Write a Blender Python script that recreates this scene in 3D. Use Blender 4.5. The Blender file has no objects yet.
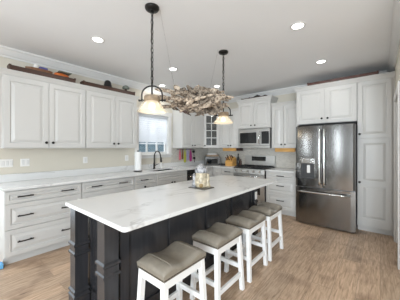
import bpy, bmesh, math, random
from mathutils import Vector, Matrix
random.seed(7)
scene = bpy.context.scene
COL = scene.collection
PI = math.pi

# ------------------------------------------------------------------ camera
YAW = 0.697
H = 1.383
cd = bpy.data.cameras.new('camera')
cam = bpy.data.objects.new('camera', cd)
COL.objects.link(cam)
cam.location = (0, 0, H)
cam.rotation_euler = (PI/2, 0, YAW)
cd.sensor_width = 36
cd.lens = 215.4/400*36
cd.shift_y = -2.4/400
cd.clip_start = 0.02
scene.camera = cam

# ------------------------------------------------------------------ world, lights, exposure
w = bpy.data.worlds.new('world')
scene.world = w
w.use_nodes = True
bgn = w.node_tree.nodes['Background']
bgn.inputs[0].default_value = (0.80, 0.90, 1.0, 1)
bgn.inputs[1].default_value = 0.9


def area(name, loc, direction, sx, sy, power, color=(1, 1, 1)):
    l = bpy.data.lights.new(name, 'AREA')
    l.shape = 'RECTANGLE'
    l.size, l.size_y = sx, sy
    l.energy = power
    l.color = color
    o = bpy.data.objects.new(name, l)
    COL.objects.link(o)
    o.location = loc
    o.rotation_euler = Vector(direction).to_track_quat('-Z', 'Y').to_euler()
    return o


# area lamps added as fill at unseen rear and side windows, placed for light
UNSEEN_REAR_WINDOWS = ((-3.06, -2.92), (-1.62, -1.46), (0.10, 1.10), (1.35, 2.30), (2.55, 3.65))  # narrow pair shaped for streaks in the fridge, mid one added for pantry light
UNSEEN_SIDE_WINDOWS = ((-2.65, -0.95), (0.05, 1.75))
DAY = (0.84, 0.93, 1.0)
for (x0, x1), nm in zip(UNSEEN_REAR_WINDOWS, ('rear_day_fill', 'rear_day_fill', 'rear_mid_fill', 'rear_day_fill', 'rear_day_fill')):
    wd = x1-x0
    area(nm, ((x0+x1)/2, -3.47, 1.25), (0, 1, -0.15), wd*0.92, 2.0, (185 if nm == 'rear_mid_fill' else 116)*wd*(1.2 if wd < 0.3 else 1), DAY)
for y0, y1 in UNSEEN_SIDE_WINDOWS:
    area('side_fill', (3.97, (y0+y1)/2, 1.3), (-1, 0, 1.1), 1.6, 1.8, 10, DAY)  # tilted upward as ceiling fill from the unseen right-hand side
area('left_fill', (-3.88, -0.42, 1.12), (1, 0, -0.5), 1.3, 2.1, 26, DAY)  # unseen source on the left, added to brighten posts and right-hand ceiling
area('sink_daylight', (-4.75, 3.05, 2.35), (1, 0, -0.5), 1.2, 1.2, 34, (0.95, 0.98, 1.0))
DOWN_W = 4.0

vs = scene.view_settings
vs.view_transform = 'Standard'
vs.look = 'None'
vs.gamma = 1.0
vs.exposure = -0.04

# ------------------------------------------------------------------ materials


def new_mat(name):
    m = bpy.data.materials.new(name)
    m.use_nodes = True
    nt = m.node_tree
    return m, nt, nt.nodes['Principled BSDF']


def mat(name, col, rough=0.5, metal=0.0, var=0.0, scale=8.0, bump=0.0, bscale=60.0, emit=0.0, coat=0.0, stretch=None, ecol=None):
    m, nt, b = new_mat(name)
    N, Lk = nt.nodes, nt.links
    b.inputs['Roughness'].default_value = rough
    b.inputs['Metallic'].default_value = metal
    b.inputs['Base Color'].default_value = (*col, 1)
    if coat:
        b.inputs['Coat Weight'].default_value = coat
        b.inputs['Coat Roughness'].default_value = 0.15
    tc = N.new('ShaderNodeTexCoord')
    mp = N.new('ShaderNodeMapping')
    Lk.new(tc.outputs['Object'], mp.inputs['Vector'])
    if stretch:
        mp.inputs['Scale'].default_value = stretch
    if var > 0:
        n = N.new('ShaderNodeTexNoise')
        n.inputs['Scale'].default_value = scale
        n.inputs['Detail'].default_value = 4
        Lk.new(mp.outputs[0], n.inputs['Vector'])
        r = N.new('ShaderNodeValToRGB')
        r.color_ramp.elements[0].position = 0.3
        r.color_ramp.elements[1].position = 0.7
        r.color_ramp.elements[0].color = (*[max(0, c*(1-var)) for c in col], 1)
        r.color_ramp.elements[1].color = (*[min(1, c*(1+var)) for c in col], 1)
        Lk.new(n.outputs['Fac'], r.inputs[0])
        Lk.new(r.outputs[0], b.inputs['Base Color'])
    if bump > 0:
        n2 = N.new('ShaderNodeTexNoise')
        n2.inputs['Scale'].default_value = bscale
        n2.inputs['Detail'].default_value = 3
        Lk.new(mp.outputs[0], n2.inputs['Vector'])
        bp = N.new('ShaderNodeBump')
        bp.inputs['Strength'].default_value = bump
        bp.inputs['Distance'].default_value = 0.004
        Lk.new(n2.outputs['Fac'], bp.inputs['Height'])
        Lk.new(bp.outputs[0], b.inputs['Normal'])
    if emit > 0:
        b.inputs['Emission Color'].default_value = (*(ecol or col), 1)
        b.inputs['Emission Strength'].default_value = emit
    return m


def floor_mat():
    m, nt, b = new_mat('oak_planks')
    N, Lk = nt.nodes, nt.links
    tc = N.new('ShaderNodeTexCoord')
    sx = N.new('ShaderNodeSeparateXYZ')
    Lk.new(tc.outputs['Object'], sx.inputs[0])
    cb = N.new('ShaderNodeCombineXYZ')
    Lk.new(sx.outputs['Y'], cb.inputs['X'])
    Lk.new(sx.outputs['X'], cb.inputs['Y'])
    br = N.new('ShaderNodeTexBrick')
    br.offset = 0.37
    br.inputs['Scale'].default_value = 1.0
    br.inputs['Brick Width'].default_value = 1.22
    br.inputs['Row Height'].default_value = 0.18
    br.inputs['Mortar Size'].default_value = 0.0016
    br.inputs['Mortar Smooth'].default_value = 0.1
    br.inputs['Color1'].default_value = (0.0, 0, 0, 1)
    br.inputs['Color2'].default_value = (1, 1, 1, 1)
    br.inputs['Mortar'].default_value = (0.3, 0.3, 0.3, 1)
    Lk.new(cb.outputs[0], br.inputs['Vector'])
    # grain: noise stretched along the planks, shifted by plank
    mp = N.new('ShaderNodeMapping')
    mp.inputs['Scale'].default_value = (2.4, 26, 1)
    Lk.new(cb.outputs[0], mp.inputs['Vector'])
    add = N.new('ShaderNodeVectorMath')
    add.operation = 'ADD'
    sc = N.new('ShaderNodeVectorMath')
    sc.operation = 'SCALE'
    sc.inputs['Scale'].default_value = 7.0
    Lk.new(br.outputs['Color'], sc.inputs[0])
    Lk.new(mp.outputs[0], add.inputs[0])
    Lk.new(sc.outputs[0], add.inputs[1])
    g = N.new('ShaderNodeTexNoise')
    g.inputs['Scale'].default_value = 2.2
    g.inputs['Detail'].default_value = 6
    g.inputs['Roughness'].default_value = 0.62
    g.inputs['Distortion'].default_value = 0.8
    Lk.new(add.outputs[0], g.inputs['Vector'])
    r = N.new('ShaderNodeValToRGB')
    e = r.color_ramp.elements
    e[0].position, e[0].color = 0.27, (0.20, 0.13, 0.085, 1)
    e[1].position, e[1].color = 0.72, (0.66, 0.50, 0.365, 1)
    x = e.new(0.40)
    x.color = (0.40, 0.28, 0.185, 1)
    x = e.new(0.54)
    x.color = (0.53, 0.385, 0.27, 1)
    Lk.new(g.outputs['Fac'], r.inputs[0])
    # big soft blotches / knots
    k = N.new('ShaderNodeTexNoise')
    k.inputs['Scale'].default_value = 3.5
    k.inputs['Detail'].default_value = 3
    Lk.new(tc.outputs['Object'], k.inputs['Vector'])
    kr = N.new('ShaderNodeValToRGB')
    kr.color_ramp.elements[0].position, kr.color_ramp.elements[0].color = 0.30, (0.62, 0.58, 0.56, 1)
    kr.color_ramp.elements[1].position, kr.color_ramp.elements[1].color = 0.50, (1, 1, 1, 1)
    Lk.new(k.outputs['Fac'], kr.inputs[0])
    mx = N.new('ShaderNodeMix')
    mx.data_type = 'RGBA'
    mx.blend_type = 'MULTIPLY'
    mx.inputs[0].default_value = 0.8
    Lk.new(r.outputs[0], mx.inputs[6])
    Lk.new(kr.outputs[0], mx.inputs[7])
    # tone per plank
    tr = N.new('ShaderNodeValToRGB')
    tr.color_ramp.elements[0].color = (0.86, 0.85, 0.84, 1)
    tr.color_ramp.elements[1].color = (1.12, 1.08, 1.05, 1)
    Lk.new(br.outputs['Color'], tr.inputs[0])
    m2 = N.new('ShaderNodeMix')
    m2.data_type = 'RGBA'
    m2.blend_type = 'MULTIPLY'
    m2.inputs[0].default_value = 1.0
    Lk.new(mx.outputs[2], m2.inputs[6])
    Lk.new(tr.outputs[0], m2.inputs[7])
    m3 = N.new('ShaderNodeMix')
    m3.data_type = 'RGBA'
    Lk.new(br.outputs['Fac'], m3.inputs[0])
    Lk.new(m2.outputs[2], m3.inputs[6])
    m3.inputs[7].default_value = (0.26, 0.18, 0.12, 1)
    Lk.new(m3.outputs[2], b.inputs['Base Color'])
    b.inputs['Roughness'].default_value = 0.42
    bp = N.new('ShaderNodeBump')
    bp.inputs['Strength'].default_value = 0.25
    bp.inputs['Distance'].default_value = 0.002
    Lk.new(g.outputs['Fac'], bp.inputs['Height'])
    Lk.new(bp.outputs[0], b.inputs['Normal'])
    return m


def marble_mat():
    m, nt, b = new_mat('veined_quartz')
    N, Lk = nt.nodes, nt.links
    tc = N.new('ShaderNodeTexCoord')
    mp = N.new('ShaderNodeMapping')
    mp.inputs['Rotation'].default_value = (0, 0, 0.6)
    mp.inputs['Scale'].default_value = (1.0, 0.55, 1.0)
    Lk.new(tc.outputs['Object'], mp.inputs['Vector'])

    def vein(scale, width, dist, strength):
        n = N.new('ShaderNodeTexNoise')
        n.inputs['Scale'].default_value = scale
        n.inputs['Detail'].default_value = 4
        n.inputs['Roughness'].default_value = 0.5
        n.inputs['Distortion'].default_value = dist
        Lk.new(mp.outputs[0], n.inputs['Vector'])
        s = N.new('ShaderNodeMath')
        s.operation = 'SUBTRACT'
        s.inputs[1].default_value = 0.5
        Lk.new(n.outputs['Fac'], s.inputs[0])
        a = N.new('ShaderNodeMath')
        a.operation = 'ABSOLUTE'
        Lk.new(s.outputs[0], a.inputs[0])
        mr = N.new('ShaderNodeMapRange')
        mr.inputs['From Min'].default_value = 0.0
        mr.inputs['From Max'].default_value = width
        mr.inputs['To Min'].default_value = strength
        mr.inputs['To Max'].default_value = 0.0
        Lk.new(a.outputs[0], mr.inputs['Value'])
        return mr
    v1 = vein(1.7, 0.014, 0.9, 0.55)
    v2 = vein(0.9, 0.03, 0.6, 0.32)
    mxx = N.new('ShaderNodeMath')
    mxx.operation = 'MAXIMUM'
    Lk.new(v1.outputs[0], mxx.inputs[0])
    Lk.new(v2.outputs[0], mxx.inputs[1])
    mk = N.new('ShaderNodeTexNoise')
    mk.inputs['Scale'].default_value = 2.2
    Lk.new(tc.outputs['Object'], mk.inputs['Vector'])
    mkr = N.new('ShaderNodeMapRange')
    mkr.inputs['From Min'].default_value = 0.42
    mkr.inputs['From Max'].default_value = 0.6
    Lk.new(mk.outputs['Fac'], mkr.inputs['Value'])
    mul = N.new('ShaderNodeMath')
    mul.operation = 'MULTIPLY'
    Lk.new(mxx.outputs[0], mul.inputs[0])
    Lk.new(mkr.outputs[0], mul.inputs[1])
    mx = N.new('ShaderNodeMix')
    mx.data_type = 'RGBA'
    mx.inputs[6].default_value = (0.73, 0.73, 0.72, 1)
    mx.inputs[7].default_value = (0.36, 0.345, 0.335, 1)
    Lk.new(mul.outputs[0], mx.inputs[0])
    Lk.new(mx.outputs[2], b.inputs['Base Color'])
    b.inputs['Roughness'].default_value = 0.16
    return m


def mosaic_mat():
    m, nt, b = new_mat('mosaic_tile')
    N, Lk = nt.nodes, nt.links
    tc = N.new('ShaderNodeTexCoord')
    sx = N.new('ShaderNodeSeparateXYZ')
    Lk.new(tc.outputs['Object'], sx.inputs[0])
    cb = N.new('ShaderNodeCombineXYZ')
    ad = N.new('ShaderNodeMath')
    ad.operation = 'ADD'
    Lk.new(sx.outputs['X'], ad.inputs[0])
    Lk.new(sx.outputs['Y'], ad.inputs[1])
    Lk.new(ad.outputs[0], cb.inputs['X'])
    Lk.new(sx.outputs['Z'], cb.inputs['Y'])
    br = N.new('ShaderNodeTexBrick')
    br.inputs['Scale'].default_value = 1.0
    br.inputs['Brick Width'].default_value = 0.05
    br.inputs['Row Height'].default_value = 0.025
    br.inputs['Mortar Size'].default_value = 0.0025
    br.inputs['Color1'].default_value = (0.60, 0.57, 0.51, 1)
    br.inputs['Color2'].default_value = (0.48, 0.455, 0.40, 1)
    br.inputs['Mortar'].default_value = (0.66, 0.64, 0.60, 1)
    Lk.new(cb.outputs[0], br.inputs['Vector'])
    Lk.new(br.outputs['Color'], b.inputs['Base Color'])
    b.inputs['Roughness'].default_value = 0.3
    return m


def siding_mat():
    m, nt, b = new_mat('blue_siding')
    N, Lk = nt.nodes, nt.links
    tc = N.new('ShaderNodeTexCoord')
    wv = N.new('ShaderNodeTexWave')
    wv.bands_direction = 'Z'
    wv.inputs['Scale'].default_value = 1.2
    Lk.new(tc.outputs['Object'], wv.inputs['Vector'])
    r = N.new('ShaderNodeValToRGB')
    r.color_ramp.elements[0].color = (0.035, 0.11, 0.15, 1)
    r.color_ramp.elements[1].color = (0.055, 0.15, 0.20, 1)
    Lk.new(wv.outputs['Fac'], r.inputs[0])
    Lk.new(r.outputs[0], b.inputs['Base Color'])
    b.inputs['Roughness'].default_value = 0.7
    return m


def glass_mat(name, rough=0.02, tint=(1, 1, 1), alpha=0.25):
    m, nt, b = new_mat(name)
    b.inputs['Base Color'].default_value = (*tint, 1)
    b.inputs['Roughness'].default_value = rough
    b.inputs['Alpha'].default_value = alpha
    b.inputs['Specular IOR Level'].default_value = 0.6
    return m


def driftwood_mat():
    m, nt, b = new_mat('weathered_driftwood')
    N, Lk = nt.nodes, nt.links
    tc = N.new('ShaderNodeTexCoord')
    oi = N.new('ShaderNodeObjectInfo')
    ad = N.new('ShaderNodeVectorMath')
    ad.operation = 'ADD'
    Lk.new(tc.outputs['Object'], ad.inputs[0])
    Lk.new(oi.outputs['Random'], ad.inputs[1])
    n = N.new('ShaderNodeTexNoise')
    n.inputs['Scale'].default_value = 30
    n.inputs['Detail'].default_value = 5
    n.inputs['Roughness'].default_value = 0.75
    Lk.new(ad.outputs[0], n.inputs['Vector'])
    r = N.new('ShaderNodeValToRGB')
    e = r.color_ramp.elements
    e[0].position, e[0].color = 0.40, (0.03, 0.022, 0.016, 1)
    e[1].position, e[1].color = 0.58, (0.62, 0.52, 0.41, 1)
    x = e.new(0.46)
    x.color = (0.24, 0.18, 0.13, 1)
    Lk.new(n.outputs['Fac'], r.inputs[0])
    mr = N.new('ShaderNodeMapRange')
    mr.inputs['To Min'].default_value = 0.35
    mr.inputs['To Max'].default_value = 1.2
    Lk.new(oi.outputs['Random'], mr.inputs['Value'])
    mx = N.new('ShaderNodeVectorMath')
    mx.operation = 'SCALE'
    Lk.new(r.outputs[0], mx.inputs[0])
    Lk.new(mr.outputs[0], mx.inputs['Scale'])
    Lk.new(mx.outputs[0], b.inputs['Base Color'])
    b.inputs['Roughness'].default_value = 0.85
    return m


M = dict(
    floor=floor_mat(), marble=marble_mat(), mosaic=mosaic_mat(), siding=siding_mat(),
    ceiling=mat('ceiling_paint', (0.84, 0.85, 0.86), 0.8, var=0.01, scale=1.5),
    wall=mat('greige_wall_paint', (0.64, 0.60, 0.515), 0.7, var=0.01, scale=2),
    unseen_wall=mat('dark_wall_for_reflection', (0.20, 0.19, 0.175), 0.7),  # dark tone for the unseen walls, set to deepen the fridge reflection
    trim=mat('white_trim_paint', (0.72, 0.715, 0.70), 0.4),
    white=mat('white_cabinet_paint', (0.575, 0.568, 0.548), 0.33, var=0.006, scale=3),
    charcoal=mat('charcoal_island_paint', (0.030, 0.030, 0.033), 0.27, var=0.15, scale=30, stretch=(1, 1, .1)),
    bronze=mat('dark_bronze', (0.022, 0.02, 0.018), 0.38, metal=0.6),
    steel=mat('brushed_stainless', (0.25, 0.245, 0.237), 0.16, metal=1.0, var=0.05, scale=40, stretch=(1, 1, 0.03)),
    steel_light=mat('satin_stainless', (0.50, 0.495, 0.48), 0.30, metal=1.0, var=0.04, scale=40, stretch=(0.03, 1, 1)),
    recess=mat('dark_grey_plastic', (0.05, 0.05, 0.052), 0.35),
    steel_dark=mat('dark_stainless', (0.22, 0.22, 0.22), 0.35, metal=1.0),
    chrome=mat('polished_steel', (0.72, 0.72, 0.71), 0.16, metal=1.0),
    black=mat('black_enamel', (0.012, 0.012, 0.013), 0.22),
    iron=mat('cast_iron', (0.015, 0.015, 0.016), 0.6),
    blackglass=mat('black_glass', (0.01, 0.011, 0.012), 0.06),
    leather=mat('grey_leather', (0.24, 0.213, 0.172), 0.27, var=0.12, scale=14, bump=0.25, bscale=180),
    stoolwhite=mat('white_stool_paint', (0.82, 0.815, 0.80), 0.4),
    brass=mat('antique_nailhead', (0.12, 0.10, 0.08), 0.35, metal=1.0),
    oak=mat('honey_oak', (0.62, 0.34, 0.10), 0.5, var=0.2, scale=18, stretch=(.2, 1, 1)),
    walnut=mat('dark_walnut', (0.055, 0.024, 0.014), 0.5, var=0.35, scale=25, stretch=(1, .2, 1)),
    redwood=mat('reddish_wood', (0.085, 0.034, 0.024), 0.5, var=0.3, scale=20),
    bleached=mat('weathered_cap_wood', (0.27, 0.20, 0.13), 0.6, var=0.3, scale=30),
    bulb=mat('warm_bulb', (1, 0.85, 0.62), 0.5, emit=3.5, ecol=(1, 0.84, 0.60)),
    led=mat('led_lens', (1, 1, 1), 0.5, emit=7.0, ecol=(1, 0.98, 0.95)),
    drift=driftwood_mat(),
    plastic=mat('white_plastic', (0.82, 0.81, 0.79), 0.35),
    paper=mat('white_paper', (0.85, 0.85, 0.84), 0.9),
    blind=mat('white_blind', (0.88, 0.89, 0.90), 0.5),
    pane=glass_mat('window_glass', 0.01, (0.8, 0.9, 0.95), 0.12),
    cabpane=glass_mat('cabinet_glass', 0.03, (0.10, 0.105, 0.10), 0.72),  # dark tint stands for the shaded cabinet interior
    cream=mat('cream_ceramic', (0.50, 0.43, 0.31), 0.3, var=0.45, scale=26),
    mottled=mat('grey_mottled_ceramic', (0.30, 0.30, 0.31), 0.3, var=0.85, scale=32),
    slate=mat('dark_slate', (0.10, 0.09, 0.075), 0.5, var=0.3, scale=20),
    gold=mat('ochre_glaze', (0.30, 0.20, 0.08), 0.35, var=0.3, scale=30),
    orange=mat('orange_lacquer', (0.60, 0.15, 0.03), 0.4),
    blue=mat('blue_lacquer', (0.06, 0.07, 0.25), 0.4),
    tan=mat('tan_wood', (0.20, 0.09, 0.04), 0.5, var=0.2, scale=30),
    greygreen=mat('grey_green_patina', (0.17, 0.19, 0.16), 0.6, var=0.3, scale=40),
    pink=mat('pink_plastic', (0.70, 0.20, 0.25), 0.4),
    lime=mat('lime_plastic', (0.50, 0.50, 0.06), 0.4),
    lavender=mat('lavender_plastic', (0.42, 0.38, 0.62), 0.4),
    magenta=mat('magenta_plastic', (0.45, 0.06, 0.24), 0.4),
    bluetape=mat('blue_tape', (0.16, 0.45, 0.75), 0.6),
    shade=glass_mat('cream_shade_glass', 0.25, (0.92, 0.84, 0.68), 0.34),
)
M['shade'].node_tree.nodes['Principled BSDF'].inputs['Emission Color'].default_value = (1, 0.80, 0.5, 1)
M['shade'].node_tree.nodes['Principled BSDF'].inputs['Emission Strength'].default_value = 0.03

_nt = M['blind'].node_tree
_tr = _nt.nodes.new('ShaderNodeBsdfTranslucent')
_tr.inputs[0].default_value = (0.9, 0.92, 0.95, 1)
_mx = _nt.nodes.new('ShaderNodeMixShader')
_mx.inputs[0].default_value = 0.5
_nt.links.new(_nt.nodes['Principled BSDF'].outputs[0], _mx.inputs[1])
_nt.links.new(_tr.outputs[0], _mx.inputs[2])
_nt.links.new(_mx.outputs[0], _nt.nodes['Material Output'].inputs[0])

# ------------------------------------------------------------------ geometry helpers
WX, WY, RX, CZ = -3.90, 5.04, 0.175, 2.73


def FI(u, d, z): return (u, d, z)
def FL(u, d, z): return (WX+d, u, z)      # left wall: along y, out along +x
def FB(u, d, z): return (u, WY-d, z)      # back wall: along x, out along -y


class MB:
    def __init__(self, f=FI):
        self.bm = bmesh.new()
        self.f = f

    def v(self, p): return self.bm.verts.new(p)

    def box(self, a0, a1, b0, b1, c0, c1, bev=0.0, seg=1):
        t = bmesh.new()
        bmesh.ops.create_cube(t, size=1)
        for v in t.verts:
            v.co = ((a0+a1)/2+v.co.x*(a1-a0), (b0+b1)/2+v.co.y*(b1-b0), (c0+c1)/2+v.co.z*(c1-c0))
        if bev > 0:
            bmesh.ops.bevel(t, geom=list(t.edges), offset=bev, segments=seg, affect='EDGES', profile=0.5)
        self.merge(t)
        return self

    def merge(self, t, mtx=None):
        if mtx is not None:
            bmesh.ops.transform(t, matrix=mtx, verts=list(t.verts))
        mp = {v: self.bm.verts.new(v.co) for v in t.verts}
        for fc in t.faces:
            try:
                nf = self.bm.faces.new([mp[v] for v in fc.verts])
                nf.smooth = fc.smooth
            except ValueError:
                pass
        t.free()

    def rings(self, rings, cap0=True, cap1=True, smooth=False, closed=False):
        vs = [[self.v(p) for p in r] for r in rings]
        n = len(vs[0])
        pairs = list(zip(vs, vs[1:]))
        if closed:
            pairs.append((vs[-1], vs[0]))
        for a, b in pairs:
            for i in range(n):
                j = (i+1) % n
                try:
                    fc = self.bm.faces.new((a[i], a[j], b[j], b[i]))
                    fc.smooth = smooth
                except ValueError:
                    pass
        if not closed:
            if cap0:
                self.bm.faces.new(vs[0][::-1])
            if cap1:
                self.bm.faces.new(vs[-1])
        return self

    def lathe(self, prof, c=(0, 0, 0), n=24, smooth=True, cap0=True, cap1=True, sx=1, sy=1, ph=0.0):
        R = []
        for r, z in prof:
            R.append([(c[0]+sx*max(r, 1e-4)*math.cos(2*PI*i/n+ph), c[1]+sy*max(r, 1e-4)*math.sin(2*PI*i/n+ph), c[2]+z) for i in range(n)])
        return self.rings(R, cap0, cap1, smooth)

    def tube(self, path, r, n=10, smooth=True, closed=False):
        path = [Vector(p) for p in path]
        rs = r if isinstance(r, (list, tuple)) else [r]*len(path)
        R = []
        nrm = None
        L = len(path)
        for i, p in enumerate(path):
            if closed:
                t = path[(i+1) % L]-path[i-1]
            else:
                t = path[min(i+1, L-1)]-path[max(i-1, 0)]
            t.normalize()
            if nrm is None:
                nrm = t.orthogonal().normalized()
            nrm = (nrm-t*nrm.dot(t))
            if nrm.length < 1e-6:
                nrm = t.orthogonal()
            nrm.normalize()
            bn = t.cross(nrm)
            R.append([p+(nrm*math.cos(2*PI*k/n)+bn*math.sin(2*PI*k/n))*rs[i] for k in range(n)])
        return self.rings(R, smooth=smooth, closed=closed)

    def sphere(self, c, r, sx=1, sy=1, sz=1, n=16):
        t = bmesh.new()
        bmesh.ops.create_uvsphere(t, u_segments=n, v_segments=max(6, n//2), radius=r)
        for v in t.verts:
            v.co = (c[0]+v.co.x*sx, c[1]+v.co.y*sy, c[2]+v.co.z*sz)
        for fc in t.faces:
            fc.smooth = True
        self.merge(t)
        return self

    def prism(self, poly, a0, a1, axis=0, smooth=False):
        """closed polygon of 2-tuples extruded along an axis (0: x, 1: y, 2: z)"""
        def P(p, a):
            return ((a, p[0], p[1]), (p[0], a, p[1]), (p[0], p[1], a))[axis]
        return self.rings([[P(p, a0) for p in poly], [P(p, a1) for p in poly]], smooth=smooth)

    def panel(self, u0, u1, z0, z1, d0, th=0.02, stile=0.055, raised=True):
        """door or drawer front with a raised panel; coordinates (u, d, z)"""
        s = min(stile, (z1-z0)*0.27, (u1-u0)*0.27)
        pr = [(0, 0), (0, th-0.003), (0.003, th), (s, th), (s+0.005, th-0.013), (s+0.013, th-0.013)]
        if raised:
            k = min(0.035, (z1-z0)*0.12)
            pr += [(s+0.012+k, th-0.001)]
        R = []
        for i, d in pr:
            R.append([(u0+i, d0+d, z0+i), (u1-i, d0+d, z0+i), (u1-i, d0+d, z1-i), (u0+i, d0+d, z1-i)])
        return self.rings(R)

    def build(self, name, material, parent=None, origin=None):
        for v in self.bm.verts:
            v.co = self.f(*v.co)
        bmesh.ops.remove_doubles(self.bm, verts=list(self.bm.verts), dist=1e-6)
        bmesh.ops.recalc_face_normals(self.bm, faces=list(self.bm.faces))
        o0 = Vector(origin) if origin is not None else (Vector(parent['_o']) if parent is not None else None)
        if o0 is None:
            xs = [v.co for v in self.bm.verts]
            o0 = Vector(((min(c.x for c in xs)+max(c.x for c in xs))/2, (min(c.y for c in xs)+max(c.y for c in xs))/2, min(c.z for c in xs)))
        bmesh.ops.translate(self.bm, verts=list(self.bm.verts), vec=-o0)
        me = bpy.data.meshes.new(name)
        self.bm.to_mesh(me)
        self.bm.free()
        me.materials.append(material)
        o = bpy.data.objects.new(name, me)
        COL.objects.link(o)
        if parent is not None:
            o.parent = parent
            o['_o'] = tuple(parent['_o'])
        else:
            o.location = o0
            o['_o'] = tuple(o0)
        return o


def tag(o, label, cat, group=None):
    o['label'] = label
    o['category'] = cat
    if group:
        o['group'] = group
    return o


def thing(name, loc, label, cat, group=None):
    o = bpy.data.objects.new(name, None)
    COL.objects.link(o)
    o.empty_display_size = 0.05
    o.location = loc
    o['_o'] = tuple(loc)
    return tag(o, label, cat, group)


def struct(o):
    o['kind'] = 'structure'
    return o


def copy_tree(o, parent=None):
    c = o.copy()
    COL.objects.link(c)
    if parent is not None:
        c.parent = parent
    for ch in list(o.children):
        copy_tree(ch, c)
    return c


# ------------------------------------------------------------------ room shell
XR, YR, YJ = 4.0, -3.5, 2.25      # the room behind the camera opens to the right up to x = XR
struct(MB().box(WX-0.15, XR+0.15, YR-0.15, WY+0.15, -0.1, 0).build('floor', M['floor'], origin=(0, 0, 0)))
struct(MB().box(WX-0.15, XR+0.15, YR-0.15, WY+0.15, CZ, CZ+0.1).build('ceiling', M['ceiling']))
WIN = (2.64, 3.47, 1.235, 2.12)   # window opening in the left wall: y0, y1, z0, z1
b = MB()
b.box(WX-0.15, WX, YR, -1.14, 0, CZ).box(WX-0.15, WX, -1.14, 0.30, 2.3, CZ).box(WX-0.15, WX, -1.14, 0.30, 0, 0.1).box(WX-0.15, WX, 0.30, WIN[0], 0, CZ).box(WX-0.15, WX, WIN[1], WY+0.15, 0, CZ)
b.box(WX-0.15, WX, WIN[0], WIN[1], 0, WIN[2]).box(WX-0.15, WX, WIN[0], WIN[1], WIN[3], CZ)
struct(b.build('wall_left', M['wall']))
struct(MB().box(WX, RX+0.12, WY, WY+0.15, 0, CZ).build('wall_back', M['wall']))
DY0, DY1 = 3.40, 4.24            # door opening in the right wall
b = MB().box(RX, RX+0.12, DY1, WY, 0, CZ).box(RX, RX+0.12, YJ, 2.35, 0, CZ).box(RX, RX+0.12, 2.35, 3.28, 2.4, CZ).box(RX, RX+0.12, 3.28, DY0, 0, CZ).box(RX, RX+0.12, DY0, DY1, 2.05, CZ)  # unseen gap short of the door, added to let light onto the right side
struct(b.build('wall_right', M['wall']))
struct(MB().box(RX+0.12, XR, 3.30, 3.42, 0, CZ).build('wall_return', M['wall']))
# unseen rear and far right walls, dark for the fridge reflection, with window openings
b = MB()
xs = [WX]+[v for p in UNSEEN_REAR_WINDOWS for v in p]+[XR]
for i in range(0, len(xs), 2):
    b.box(xs[i], xs[i+1], YR-0.15, YR, 0, CZ)
for i in range(1, len(xs)-1, 2):
    b.box(xs[i], xs[i+1], YR-0.15, YR, 0, 0.2).box(xs[i], xs[i+1], YR-0.15, YR, 2.3, CZ)
struct(b.build('wall_rear', M['unseen_wall']))
b = MB()
ys = [YR]+[v for p in UNSEEN_SIDE_WINDOWS for v in p]+[3.42]
for i in range(0, 5, 2):
    b.box(XR, XR+0.15, ys[i], ys[i+1], 0, CZ)
for i in range(1, 4, 2):
    b.box(XR, XR+0.15, ys[i], ys[i+1], 0, 0.35).box(XR, XR+0.15, ys[i], ys[i+1], 2.25, CZ)
struct(b.build('wall_far_right', M['unseen_wall']))
# frames of those unseen openings
n = 2
for i in range(1, len(xs)-1, 2):
    b = MB()
    x0, x1 = xs[i], xs[i+1]
    b.box(x0, x0+0.06, YR-0.12, YR-0.03, 0.2, 2.3).box(x1-0.06, x1, YR-0.12, YR-0.03, 0.2, 2.3)
    b.box(x0, x1, YR-0.12, YR-0.03, 0.2, 0.26).box(x0, x1, YR-0.12, YR-0.03, 2.24, 2.3)
    struct(b.build('window_%d' % n, M['trim']))
    n += 1
for i in range(1, 4, 2):
    b = MB()
    y0, y1 = ys[i], ys[i+1]
    b.box(XR+0.03, XR+0.12, y0, y0+0.06, 0.35, 2.25).box(XR+0.03, XR+0.12, y1-0.06, y1, 0.35, 2.25)
    b.box(XR+0.03, XR+0.12, y0, y1, 0.35, 0.41).box(XR+0.03, XR+0.12, y0, y1, 2.19, 2.25)
    struct(b.build('window_%d' % n, M['trim']))
    n += 1

b = MB()
y0, y1 = -1.14, 0.30  # frame of the unseen left opening, put in for its light on the island
b.box(WX-0.12, WX-0.05, y0, y0+0.06, 0.1, 2.3).box(WX-0.12, WX-0.05, y1-0.06, y1, 0.1, 2.3)
b.box(WX-0.12, WX-0.05, y0, y1, 0.1, 0.16).box(WX-0.12, WX-0.05, y0, y1, 2.24, 2.3)
struct(b.build('window_%d' % n, M['trim']))

# crown moulding: profile in (out from wall, z)
CR = [(0, -0.125), (0.012, -0.125), (0.014, -0.105), (0.030, -0.092), (0.050, -0.062), (0.066, -0.036), (0.082, -0.022), (0.082, 0), (0, 0)]


def crown(name, f, u0, u1):
    b = MB(f)
    b.rings([[(u0, d, CZ+z) for d, z in CR], [(u1, d, CZ+z) for d, z in CR]])
    struct(b.build(name, M['trim']))


crown('trim_1', FL, YR, WY)
crown('trim_2', FB, WX, RX)
crown('trim_3', lambda u, d, z: (RX-d, u, z), YJ, WY)
# mosaic behind the counters on the back wall, plain upstand on the left
struct(MB(FB).box(WX+0.001, -1.262, 0, 0.008, 0.915, 1.45).build('trim_4', M['mosaic']))
struct(MB(FL).box(3.56, WY, 0, 0.008, 1.02, 1.45).build('trim_5', M['mosaic']))
struct(MB(FL).box(YR, -1.15, 0, 0.015, 0, 0.13, 0.004).box(0.31, 0.44, 0, 0.015, 0, 0.13, 0.004).build('baseboard_left', M['trim']))

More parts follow.
